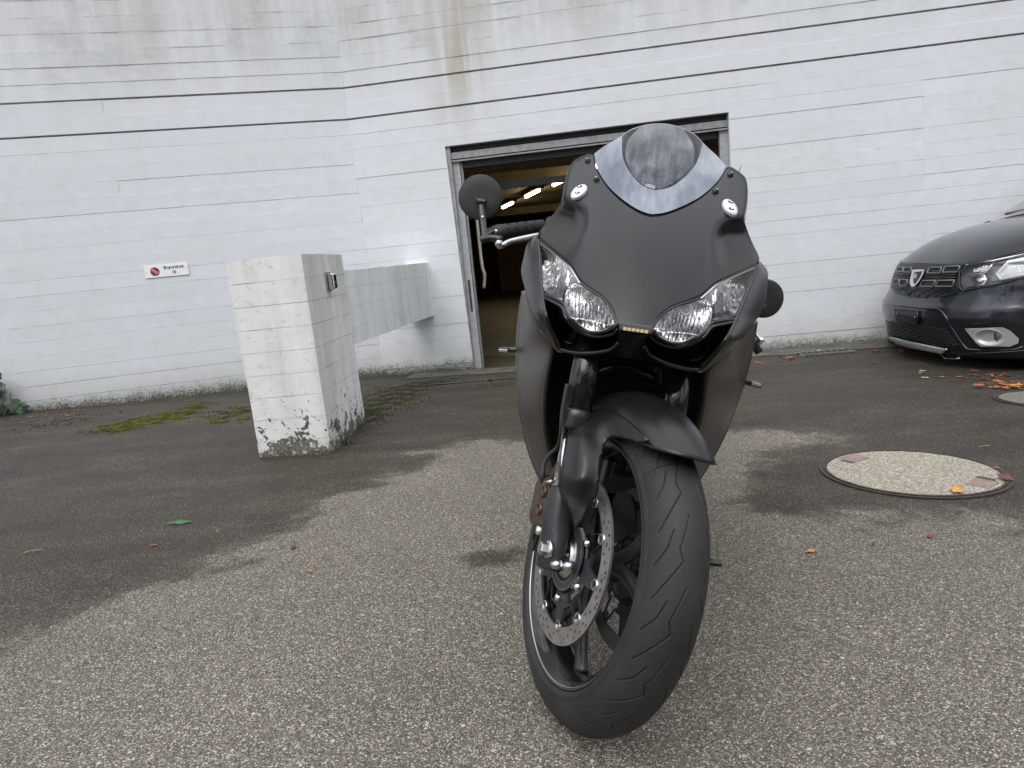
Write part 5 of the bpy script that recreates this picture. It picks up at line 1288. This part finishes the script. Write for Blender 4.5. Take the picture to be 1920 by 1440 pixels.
nm = unit(-rayB(1433, 560)+np.array([.55, 0, -.15])); V, F = bar_mirror(cm, nm, .054, .0505, unit(np.array([.45, .1, .9]))); mesh('bar_end_mirror', V, F, M_RUB, bike)
V, F = tube([Bv(1434, 572, .63), Bv(1420, 590, .62), Bv(1405, 610, .60)], .006, 8, 4); mesh('mirror_stem', V, F, M_SATIN, bike)
V, F = tube([Bv(1400, 608, .55), Bv(1416, 626, .55), Bv(1425, 638, .55)], [.0045, .0045, .005], 12, 4); l2 = mesh('clutch_lever', V, F, M_CHR, bike)
q = Bv(1426, 638, .55); V, F = lathe(q-np.array([0, 0, .009]), (0, 0, 1), [(.0, .001), (.0015, .0055), (.0045, .0085), (.009, .0095), (.0135, .0085), (.0165, .0055), (.018, .001)], 20); mesh('lever_ball', V, F, M_CHR, l2)
V, F = lathe(Bv(1424, 662, .56), unit(Bv(1408, 636, .57)-Bv(1424, 662, .56)), [(0, .006), (.001, .010), (.034, .0105), (.05, .0105)], 20); mesh('clutch_side_bar_end', V, F, M_RUB, bike)
V, F = lathe(gB, gd_, [(0, .022), (.05, .022)], 16); mesh('switch_housing', V, F, M_SATIN, bike)
# small wire sticking up behind the cowl
V, F = tube([Bv(1385, 331, .45), Bv(1386, 322, .45), Bv(1389, 312, .45), Bv(1391, 308, .45)], .0011, 6, 4); mesh('wire_end', V, F, M_ALU, bike)
# ---- turn signals
ind_l = simple('indicator_lens', (.35, .33, .33), .15, .4)
for s, pts_s in ((-1, [(935, 655), (957, 656), (985, 655)]), (1, [(1427, 723), (1404, 717), (1376, 708)])):
    tip, mid_, root = [Bv(*p, .44) for p in pts_s]
    d_ = unit(mid_-tip); V, F = tube([root, mid_, mid_+(-d_)*.004], [.0085, .0075, .0065], 12, 3); si = mesh('turn_signal', V, F, M_SATIN, bike)
    M5 = (d_, unit(np.array([0, 1., 0])), np.cross(d_, np.array([0, 1., 0])), (tip+mid_)/2)
    V, F = box((0, 0, 0), (np.linalg.norm(mid_-tip), .022, .012), M5); bevel(mesh('signal_housing', V, F, M_SATIN, si, smooth=False), .003, 3)
    V, F = box((-.001, -.010, -.001), (np.linalg.norm(mid_-tip)*.78, .006, .0085), M5); bevel(mesh('signal_lens', V, F, ind_l, si, smooth=False), .002)
# ================================================================== PARKED CAR
YC = R(-93.5); CO = np.array([3.03, 5.03, -.333])
cU = np.array([math.cos(YC), math.sin(YC), 0]); cB = np.array([-math.sin(YC), math.cos(YC), 0]); CMt = np.stack([cU, cB, np.array([0, 0, 1.])], 1)
car = empty('parked_car', (0, 0, 0), label='dark blue-grey hatchback car parked along the wall at the right edge', category='car')
car.matrix_world = Matrix(((cU[0], cB[0], 0, CO[0]), (cU[1], cB[1], 0, CO[1]), (0, 0, 1, CO[2]), (0, 0, 0, 1)))
CC = CMt.T@(CAM-CO)
def rayC(px, py): return CMt.T@ray(px, py)
BWp = ([.18, .24, .27, .3, .42, .50, .56, .60, .66, .72, .80, .86, .90], [.14, .05, .03, .02, .0, -.02, -.01, .02, .05, .06, .09, .12, .18])
_bw = np.polyfit(BWp[0], BWp[1], 7)
def Cg(u, w):
    u = np.minimum(np.abs(u), .869); return .95*(1-(1-(u/.87)**3.)**(1/3.))+np.interp(w, BWp[0], BWp[1])
def S2(px, py, ex=0.):
    d = rayC(px, py); best = None
    ts = np.linspace(3.5, 8.5, 600); P = CC+d*ts[:, None]
    e = P[:, 1]-(Cg(P[:, 0], P[:, 2])+ex); k = np.argmax(e > 0)
    if k == 0: k = int(np.argmin(np.abs(e)))
    else:
        t0, t1 = ts[k-1], ts[k]; e0, e1 = e[k-1], e[k]; t = t0+(t1-t0)*(-e0)/(e1-e0+1e-12); return CC+d*t
    return CC+d*ts[k]
def Zc(p): return (1640+p[0]/6.26, 460+p[1]/6.26)
pm_ = NT('blue_grey_car_paint'); _p = pm_.pos(); pm_.b.inputs['Metallic'].default_value = .55; pm_.b.inputs['Roughness'].default_value = .33; pm_.b.inputs['Coat Weight'].default_value = .8; pm_.b.inputs['Coat Roughness'].default_value = .03
pm_.l(pm_.mix(pm_.ramp(pm_.noise(_p, 6, 4), (.3, 0.), (.7, 1.)), (.016, .020, .028), (.022, .026, .034)), pm_.b.inputs['Base Color']); M_PAINT = pm_.m
M_CBLK = simple('black_grille_plastic', (.010, .010, .011), .35); M_CGREY = simple('grey_grille_frame', (.16, .16, .165), .35, .3)
M_SKID = simple('silver_skid_plastic', (.60, .62, .64), .38, .25); M_FOG = simple('silver_fog_surround', (.42, .42, .42), .36, .35)
us = np.unique(np.r_[np.linspace(-.868, .868, 70)]); wsx = np.linspace(.235, .868, 40)
V = [(u, float(Cg(u, w_)), w_) for u in us for w_ in wsx]
BUMP = (V, grid_faces(len(us), len(wsx)))
def cpatch(name, zs_, mat, ex, step=2.2, fn=None, parent=None, sub=2, px=False):
    O_ = [np.array(p if px else Zc(p), float) for p in zs_]
    O_ = smooth_path(O_+[O_[0]], sub)[:-1] if sub > 1 else O_
    O_ = np.array(O_); x0, y0 = O_.min(0); x1, y1 = O_.max(0)
    gx, gy = np.meshgrid(np.arange(x0, x1, step), np.arange(y0, y1, step)); sdv = seg_dist(gx.ravel(), gy.ravel(), O_); k = sdv > step*.5
    pts = np.r_[O_, np.stack([gx.ravel()[k], gy.ravel()[k]], 1)]
    r_ = delaunay_2d_cdt([Vector((float(a_), float(b_))) for a_, b_ in pts], [], [list(range(len(O_)))], 1, 1e-4)
    A = np.array([(v.x, v.y) for v in r_[0]]); dd = np.clip(seg_dist(A[:, 0], A[:, 1], O_), 0, None)
    V = [S2(x, y, ex+(fn(x, y, d) if fn else 0)) for (x, y), d in zip(A, dd)]
    fs = [tuple(f) for f in r_[2]]
    if sum(np.cross(V[f[1]]-V[f[0]], V[f[2]]-V[f[0]])@(np.array(V[f[0]])-CC) for f in fs) > 0: fs = [f[::-1] for f in fs]
    return mesh(name, V, fs, mat, parent or car)
def ctube(name, zs_, r_, mat, ex, parent=None, closed=False, sub=4, px=False):
    P_ = [S2(*(p if px else Zc(p)), ex) for p in zs_]
    if closed: P_ = P_+[P_[0]]
    V, F = tube(P_, r_, 6, sub, caps=not closed); return mesh(name, V, F, mat, parent or car)
gr = cpatch('upper_grille', [(308, 205), (600, 217), (1035, 236), (958, 370), (1000, 545), (830, 598), (600, 612), (400, 604), (250, 566), (186, 490), (208, 370), (260, 240)], M_CBLK, -.006, sub=1)
for q in ([(262, 262), (333, 258), (326, 312), (252, 305)], [(345, 262), (435, 262), (423, 318), (333, 312)], [(640, 262), (785, 258), (765, 325), (613, 325)], [(822, 250), (1003, 245), (972, 312), (795, 318)],
          [(225, 395), (290, 398), (275, 462), (206, 455)], [(305, 400), (388, 405), (372, 475), (286, 468)], [(560, 415), (715, 415), (690, 482), (528, 482)], [(742, 415), (937, 410), (915, 482), (713, 482)]):
    ctube('grille_frame', q, .0058, M_CGREY, -.018, gr, closed=True, sub=1)
for q in ([(235, 345), (400, 352)], [(590, 352), (950, 345)], [(230, 372), (400, 380)], [(580, 382), (950, 378)]): ctube('grille_bar', q, .005, M_CBLK, -.016, gr, sub=1)
for k in range(5):
    y = 500+k*20; ctube('grille_mesh_line', [(230+k*40+t*(640-k*60), y+18*math.sin(t*24+k*2.1)+14*math.sin(t*3)) for t in np.linspace(0, 1.1, 26)], .0022, M_CBLK if k % 2 else M_SATIN, -.010, gr, sub=1)
sh = cpatch('maker_badge', [(443, 284), (582, 284), (572, 330), (540, 390), (500, 445), (462, 484), (430, 484), (412, 450), (412, 415), (428, 350)], M_CHR, -.024, 1.2, sub=1)
cpatch('badge_field', [(468, 318), (556, 300), (540, 345), (508, 400), (468, 455), (455, 440), (452, 400)], M_CBLK, -.0262, 1.2, parent=sh, sub=1)
cpatch('badge_plate', [(450, 330), (500, 322), (490, 385), (448, 390)], simple('badge_grey', (.45, .46, .47), .3, .8), -.0275, 1.2, parent=sh, sub=1)
bp = S2(*Zc((487, 322)), -.030); text('DACIA', .020, bp, (np.array([.99, .0, 0.]), np.array([0, -1., 0]), np.array([0, 0, 1.])), M_CBLK, sh, off=.0006)
# character line and plate panel
ctube('bumper_crease', [(112, 692), (160, 690), (250, 700), (430, 718), (600, 738), (730, 748), (790, 785), (840, 850), (900, 960), (990, 1100), (1060, 1190), (1140, 1225), (1600, 1225), (1740, 1190)], .009, M_PAINT, -.001)
ctube('hood_shut_line', [(300, 206), (600, 214), (1035, 230), (1400, 150), (1753, 60), (2000, 0)], .0045, M_CBLK, -.002)
pl_ = cpatch('number_plate_holder', [(232, 745), (495, 772), (502, 935), (250, 890)], M_CBLK, -.022, sub=1); solid(pl_, .018, -1)
ctube('holder_rim', [(234, 747), (493, 773), (500, 933), (252, 889)], .0035, M_SATIN, -.024, pl_, closed=True, sub=1)
for p in ((258, 812), (472, 845)): ctube('holder_clip', [(p[0], p[1]-10), (p[0], p[1]+12)], .004, M_ALU, -.026, pl_, sub=1)
lg = cpatch('lower_grille', [(130, 878), (250, 902), (500, 947), (845, 985), (992, 1206), (820, 1203), (400, 1112), (180, 1062), (150, 1010)], M_CBLK, -.004, sub=1)
for k in range(9):
    f = k/9; y0 = 900+f*150; 
    ctube('mesh_line', [(150+f*30+t*(700+f*130), y0+(90+f*60)*t+13*math.cos(t*60+k*PI)) for t in np.linspace(0, 1, 46)], .0028, M_SATIN, -.008, lg, sub=1)
sk = cpatch('skid_plate', [(116, 1112), (190, 1070), (420, 1130), (850, 1216), (768, 1272), (400, 1204), (130, 1136)], M_SKID, -.022, sub=1)
ctube('skid_tip', [(850, 1216), (795, 1262), (770, 1275), (800, 1310), (850, 1332), (1000, 1326)], .007, M_CHR, -.022, sk, sub=2)
cpatch('skid_underside', [(130, 1136), (400, 1204), (768, 1272), (850, 1325), (700, 1300), (400, 1235), (160, 1165)], M_CBLK, -.006, sub=1)
cpatch('bumper_lower_trim', [(800, 1262), (1300, 1262), (1753, 1238), (2000, 1200), (2000, 1290), (1753, 1322), (1400, 1332), (860, 1326)], M_CBLK, -.008, sub=1)
ctube('trim_edge', [(815, 1262), (1300, 1264), (1753, 1236), (1990, 1196)], .006, M_SATIN, -.010)
cpatch('fog_recess', [(960, 935), (1100, 918), (1400, 888), (1545, 893), (1640, 945), (1735, 1050), (1765, 1150), (1720, 1200), (1500, 1222), (1250, 1222), (1150, 1180), (1060, 1040)], M_CBLK, -.002, sub=1)
fog_o = [(1345+165*math.cos(a_), 1080+88*math.sin(a_)) for a_ in np.linspace(0, 6.1, 20)]
fg = cpatch('fog_lamp_surround', [(1055, 978), (1300, 968), (1505, 962), (1590, 1000), (1692, 1095), (1684, 1150), (1590, 1190), (1250, 1190), (1190, 1150)], M_FOG, -.030, 1.6, fn=lambda x, y, d: .026*sst(max(0., 1-(((x-1640)*6.26-1345)/176)**2-(((y-460)*6.26-1080)/94)**2)/.85), sub=1)
an = np.linspace(0, 2*PI, 28)[:-1]
ctube('bowl_rim', [(1345+178*math.cos(a_), 1080+96*math.sin(a_)+10*math.cos(a_)) for a_ in an], .0018, M_SKID, -.031, fg, closed=True, sub=1)
cpatch('fog_lamp', [(1466+56*math.cos(a_), 1066+66*math.sin(a_)) for a_ in an], M_REFL3, -.012, 1.2, fn=lambda x, y, d: -.010*sst(d/8), parent=fg, sub=1)
ctube('fog_lamp_ring', [(1466+57*math.cos(a_), 1066+67*math.sin(a_)) for a_ in an], .003, M_CBLK, -.016, fg, closed=True, sub=1)
# headlight of the car
hl_ = [(1000, 300), (1062, 216), (1400, 163), (1753, 88), (2050, 25), (2200, 60), (2100, 270), (1753, 376), (1400, 470), (1030, 541), (1002, 500), (985, 400)]
ch = cpatch('headlight', hl_, M_LENS, -.014, sub=1)
cpatch('lamp_housing', hl_, simple('lamp_grey', (.22, .225, .23), .25, .4), -.004, fn=lambda x, y, d: .055*sst(d/6), parent=ch, sub=1)
ctube('lamp_gasket', hl_, .006, M_CBLK, -.012, ch, closed=True, sub=1)
ctube('lamp_chrome_strip', [(1075, 232), (1400, 180), (1753, 104), (1990, 52)], .008, M_CHR, -.008, ch, sub=1)
cpatch('lamp_reflector', [(1420, 330), (1560, 180), (1753, 140), (1990, 90), (1960, 280), (1753, 345), (1470, 400)], simple('bright_lamp_reflector', (.80, .82, .84), .25, .15, bump=.5, nscale=30, bscale=45, dist=.01), .004, 2, fn=lambda x, y, d: .02*sst(d/10), parent=ch, sub=1)
cpatch('lamp_reflector', [(1150, 290), (1290, 235), (1370, 240), (1320, 300), (1170, 318)], M_REFL2, .0, 2, parent=ch, sub=1)
cpatch('lamp_reflector', [(1015, 345), (1100, 352), (1170, 470), (1040, 515), (1012, 450)], M_CGREY, .0, 2, parent=ch, sub=1)
cpatch('lamp_projector', [(1145, 375), (1200, 340), (1290, 345), (1320, 400), (1280, 460), (1200, 470), (1150, 430)], M_REFL3, .0, 2, fn=lambda x, y, d: -.012*sst(d/8), parent=ch, sub=1)
for q in ([(1005, 352), (1130, 345), (1300, 320), (1400, 200)], [(1390, 200), (1310, 300), (1180, 318)], [(1380, 425), (1753, 355), (1990, 285)]): ctube('lamp_chrome_line', q, .004, M_CHR, -.004, ch, sub=2)
# openings cut in the bumper skin for the lamps
def proj_px(p): 
    q = CO+CMt@np.array(p)-CAM; z = q@FW; return 960+FPX*(q@RT)/z, 720-FPX*(q@UP)/z
Fc_ = np.array([proj_px(np.mean([BUMP[0][i] for i in f], 0)) for f in BUMP[1]])
k1 = seg_dist(Fc_[:, 0], Fc_[:, 1], [Zc(p) for p in hl_]); k2 = seg_dist(Fc_[:, 0], Fc_[:, 1], [Zc(p) for p in fog_o])
vis = np.array([BUMP[0][f[0]][0] > .1 for f in BUMP[1]])
mesh('front_bumper', BUMP[0], [f for f, a_, b_, c_ in zip(BUMP[1], k1, k2, vis) if not (c_ and (a_ > 1 or b_ > 1))], M_PAINT, car)
# bonnet, windscreen, body
def hoodw(u, t):  # t: distance behind the front edge
    return .868+.30*(1-math.exp(-max(t, 0)/.34))*(1-.12*(u/.8)**2)-.030*(abs(u)/.8)**3
V = []; hu = np.linspace(-.80, .80, 41); ht = np.r_[np.linspace(0, .3, 16), np.linspace(.34, 1.0, 12)]
for u in hu:
    v0 = float(Cg(u*.985, .868))
    vb = 1.10+.10*(1-(u/.8)**2)*-1+.08
    for t in ht/1.0: 
        v_ = v0+(vb-v0)*t; V.append((u, v_, hoodw(u, v_-v0)))
mesh('bonnet', V, grid_faces(len(hu), len(ht)), M_PAINT, car)
nzl = (.30, .70)
dW = rayC(1852, 416); tt = 5.
for _ in range(60):
    p = CC+dW*tt; e = p[2]-hoodw(p[0], p[1]-float(Cg(p[0]*.985, .868))); tt += e/(abs(dW[2])+.2)*.3
p = CC+dW*tt; V, F = lathe(p+np.array([0, 0, -.004]), unit((0, -.3, 1)), [(0, .021), (.007, .018), (.009, .008)], 20); mesh('washer_nozzle', V, F, M_CBLK, car)
wg = NT('car_window_glass'); wg.b.inputs['Base Color'].default_value = (.02, .025, .025, 1); wg.b.inputs['Roughness'].default_value = .03; wg.b.inputs['Coat Weight'].default_value = 1
V = [(u*.78*(1-.12*t), 1.08-.10*(1-u*u)*1+.75*t, 1.125+.045*(1-u*u)+.42*t) for u in np.linspace(-1, 1, 21) for t in np.linspace(0, 1, 8)]
mesh('windscreen', V, grid_faces(21, 8), wg.m, car)
V, F = tube([(-.55, 1.05, 1.16), (.0, 1.02, 1.185), (.6, 1.08, 1.15)], .011, 8, 6); mesh('wiper', V, F, M_CBLK, car)
V = [(u*.80, (1.12-.10*(1-u*u)) - .06*s_, 1.11+.05*(1-u*u) - .02*s_) for u in np.linspace(-1, 1, 21) for s_ in (0, 1)]; mesh('scuttle', V, grid_faces(21, 2), M_CBLK, car)
V = []
st_ = [(.70, .80, .84, .30), (1.1, .87, .90, .25), (1.8, .87, .93, .25), (2.8, .87, .95, .25), (3.6, .86, .96, .28), (4.05, .80, .92, .35)]
for v_, hw, tp, bt in st_:
    for s in (-1, 1):
        pass
for s in (-1, 1):
    V = []
    for v_, hw, tp, bt in st_:
        for f in np.linspace(0, 1, 9): V.append((s*(hw-.06*max(0, f-.6)**1.3-.02*(1-f)**2), v_, bt+(tp+.05-bt)*f))
    mesh('body_side', V, grid_faces(len(st_), 9), M_PAINT, car)
V = []
for v_, hw, h0, h1 in ((1.75, .66, 1.0, 1.47), (2.3, .68, 1.0, 1.53), (3.1, .66, 1.0, 1.52), (3.8, .60, 1.0, 1.38), (4.05, .62, .95, 1.02)):
    for t in np.linspace(-1, 1, 15): V.append((hw*1.12*t*(1-.12*(1-abs(t))) if abs(t) > .9 else hw*t, v_, h1-.03*t*t-(.35 if abs(t) > .97 else 0)))
mesh('roof', V, grid_faces(5, 15), M_PAINT, car)
for s in (-1, 1):
    V = [(s*.86, 1.15, .95), (s*.87, 2.3, .97), (s*.86, 3.3, .98), (s*.80, 4.0, .99), (s*.69, 1.80, 1.45), (s*.72, 2.3, 1.50), (s*.70, 3.1, 1.49), (s*.66, 3.8, 1.34)]
    mesh('side_window', V, [(0, 1, 5, 4), (1, 2, 6, 5), (2, 3, 7, 6)], wg.m, car, smooth=False)
V = [(u, 1.72+.05*f_, 1.46+.06*f_-.03*abs(u)) for u in np.linspace(-.72, .72, 9) for f_ in (-1, 1)]; mesh('roof_header', V, grid_faces(9, 2), M_PAINT, car)
V = [(-.78, 4.05, .95), (.78, 4.05, .95), (.60, 3.8, 1.38), (-.60, 3.8, 1.38)]; mesh('rear_window', V, [(0, 1, 2, 3)], wg.m, car, smooth=False)
V = [(-.80, 4.05, .35), (.80, 4.05, .35), (.78, 4.05, .95), (-.78, 4.05, .95)]; mesh('tailgate', V, [(0, 1, 2, 3)], M_PAINT, car, smooth=False)
V, F = box((0, 2.2, .30), (1.5, 3.4, .06)); mesh('underbody', V, F, M_CBLK, car, smooth=False)
for s in (-1, 1):
    for v_ in (.80, 3.39):
        c_ = np.array([s*.78, v_, 0]); wp = CO+CMt@c_; zl = float(gz(wp[0], wp[1]))-CO[2]
        c_[2] = zl+.315
        V, F = lathe(c_-np.array([.10, 0, 0]), (1, 0, 0), [(0, .2), (0, .285), (.02, .312), (.1, .315), (.18, .312), (.2, .285), (.2, .2)], 48, caps=False); wh = mesh('wheel', V, F, M_RUB, car)
        V, F = lathe(c_-np.array([.095, 0, 0]), (1, 0, 0), [(0, .02), (0, .2), (.19, .2), (.19, .02)], 40); mesh('rim', V, F, M_ALU, wh)
# ================================================================== WHAT STANDS BEHIND THE PHOTOGRAPHER (unseen; house and hedge added for the reflections)
M_BARK = simple('tree_bark', (.09, .07, .05), .9, noise=.3, nscale=12, bump=.5)
M_CROWN = leaf_mat('tree_foliage', (.06, .085, .03))
def leaf_cloud(seed, n, rad, h):
    r_ = np.random.default_rng(seed); V = []; F = []
    cl = r_.normal(0, .45, (22, 3))*np.array([rad, rad, h])
    for k in range(n):
        c_ = cl[r_.integers(22)]+r_.normal(0, .17, 3)*rad; a_ = unit(r_.normal(0, 1, 3)); b_ = unit(np.cross(a_, r_.normal(0, 1, 3))); s_ = r_.uniform(.06, .13)
        i = len(V); V += [c_-a_*s_, c_+b_*s_*.6, c_+a_*s_, c_-b_*s_*.6]; F.append((i, i+1, i+2, i+3))
    return V, F
def tree(x, y, h, seed, label):
    z = float(gz0(x, y)); t = empty('tree', (x, y, z), label=label, category='tree', group='trees across the yard behind the photographer')
    r_ = random.Random(seed); br = []
    V, F = tube([(0, 0, -.1), (.05, .1, h*.3), (-.1, .05, h*.6), (.05, 0, h*.9)], [.22, .17, .11, .03], 10, 5); br.append((V, F))
    for k in range(16):
        zz0 = h*r_.uniform(.25, .8); an_ = r_.uniform(0, 6.28); l = h*.33*r_.uniform(.6, 1.1)
        d = np.array([math.cos(an_), math.sin(an_), r_.uniform(.4, .9)]); p0 = np.array([0, 0, zz0])
        br.append(tube([p0, p0+d*l*.5+np.array([0, 0, .1]), p0+d*l], [.07, .04, .012], 7, 4))
    V, F = join(br); mesh('trunk', V, F, M_BARK, t)
    V, F = leaf_cloud(seed, 2600, h*.33, h*.33); V = [(v[0], v[1], v[2]+h*.68) for v in V]; mesh('crown', V, F, M_CROWN, t, smooth=False)
for k, (x, y, h, lab) in enumerate(((-8.5, -4.0, 9, 'broad tree across the yard, behind the photographer on the left'), (-5, -10, 11, 'tall tree behind the photographer, left of centre'), (6, -9, 10, 'tall tree behind the photographer, right of centre'), (10.5, -3.5, 9, 'smaller tree behind the photographer, far right'))):
    tree(x, y, h, 11+k, lab)
bh = empty('backdrop_house', (1, -22, 0), label='added unseen house behind the camera, darkened for the reflections', category='house')  # added out of view to give the bike something dark to reflect
M_REND = simple('rendered_facade', (.22, .20, .18), .85, noise=.08, nscale=2)
V, F = box((0, 0, 4), (20, 8, 9)); mesh('facade', V, F, M_REND, bh, smooth=False)
V, F = box((0, 0, 8.7), (20.8, 8.8, .4)); mesh('roof', V, F, M_CORE, bh, smooth=False)
for i in range(6):
    for k in range(3):
        V, F = box((-8+3.2*i, 4.0, 1.6+2.6*k), (1.2, .06, 1.4)); mesh('window', V, F, wg.m, bh, smooth=False)
V = []
hd_ = empty('hedge', (0, 0, 0), label='added unseen hedge behind the camera, there for the reflections', category='hedge')  # added out of view as low dark backdrop for reflections
r_ = np.random.default_rng(5); V = []; F = []
for k in range(9000):
    c_ = np.array([r_.uniform(-16, 16), -12+r_.uniform(-.6, .6), r_.uniform(0, 2.2)]); c_[2] += float(gz0(c_[0], c_[1])); a_ = unit(r_.normal(0, 1, 3)); b_ = unit(np.cross(a_, r_.normal(0, 1, 3))); i = len(V); s_ = .11
    V += [c_-a_*s_, c_+b_*s_*.7, c_+a_*s_, c_-b_*s_*.7]; F.append((i, i+1, i+2, i+3))
mesh('hedge_leaves', V, F, M_CROWN, hd_, smooth=False, kind='stuff')
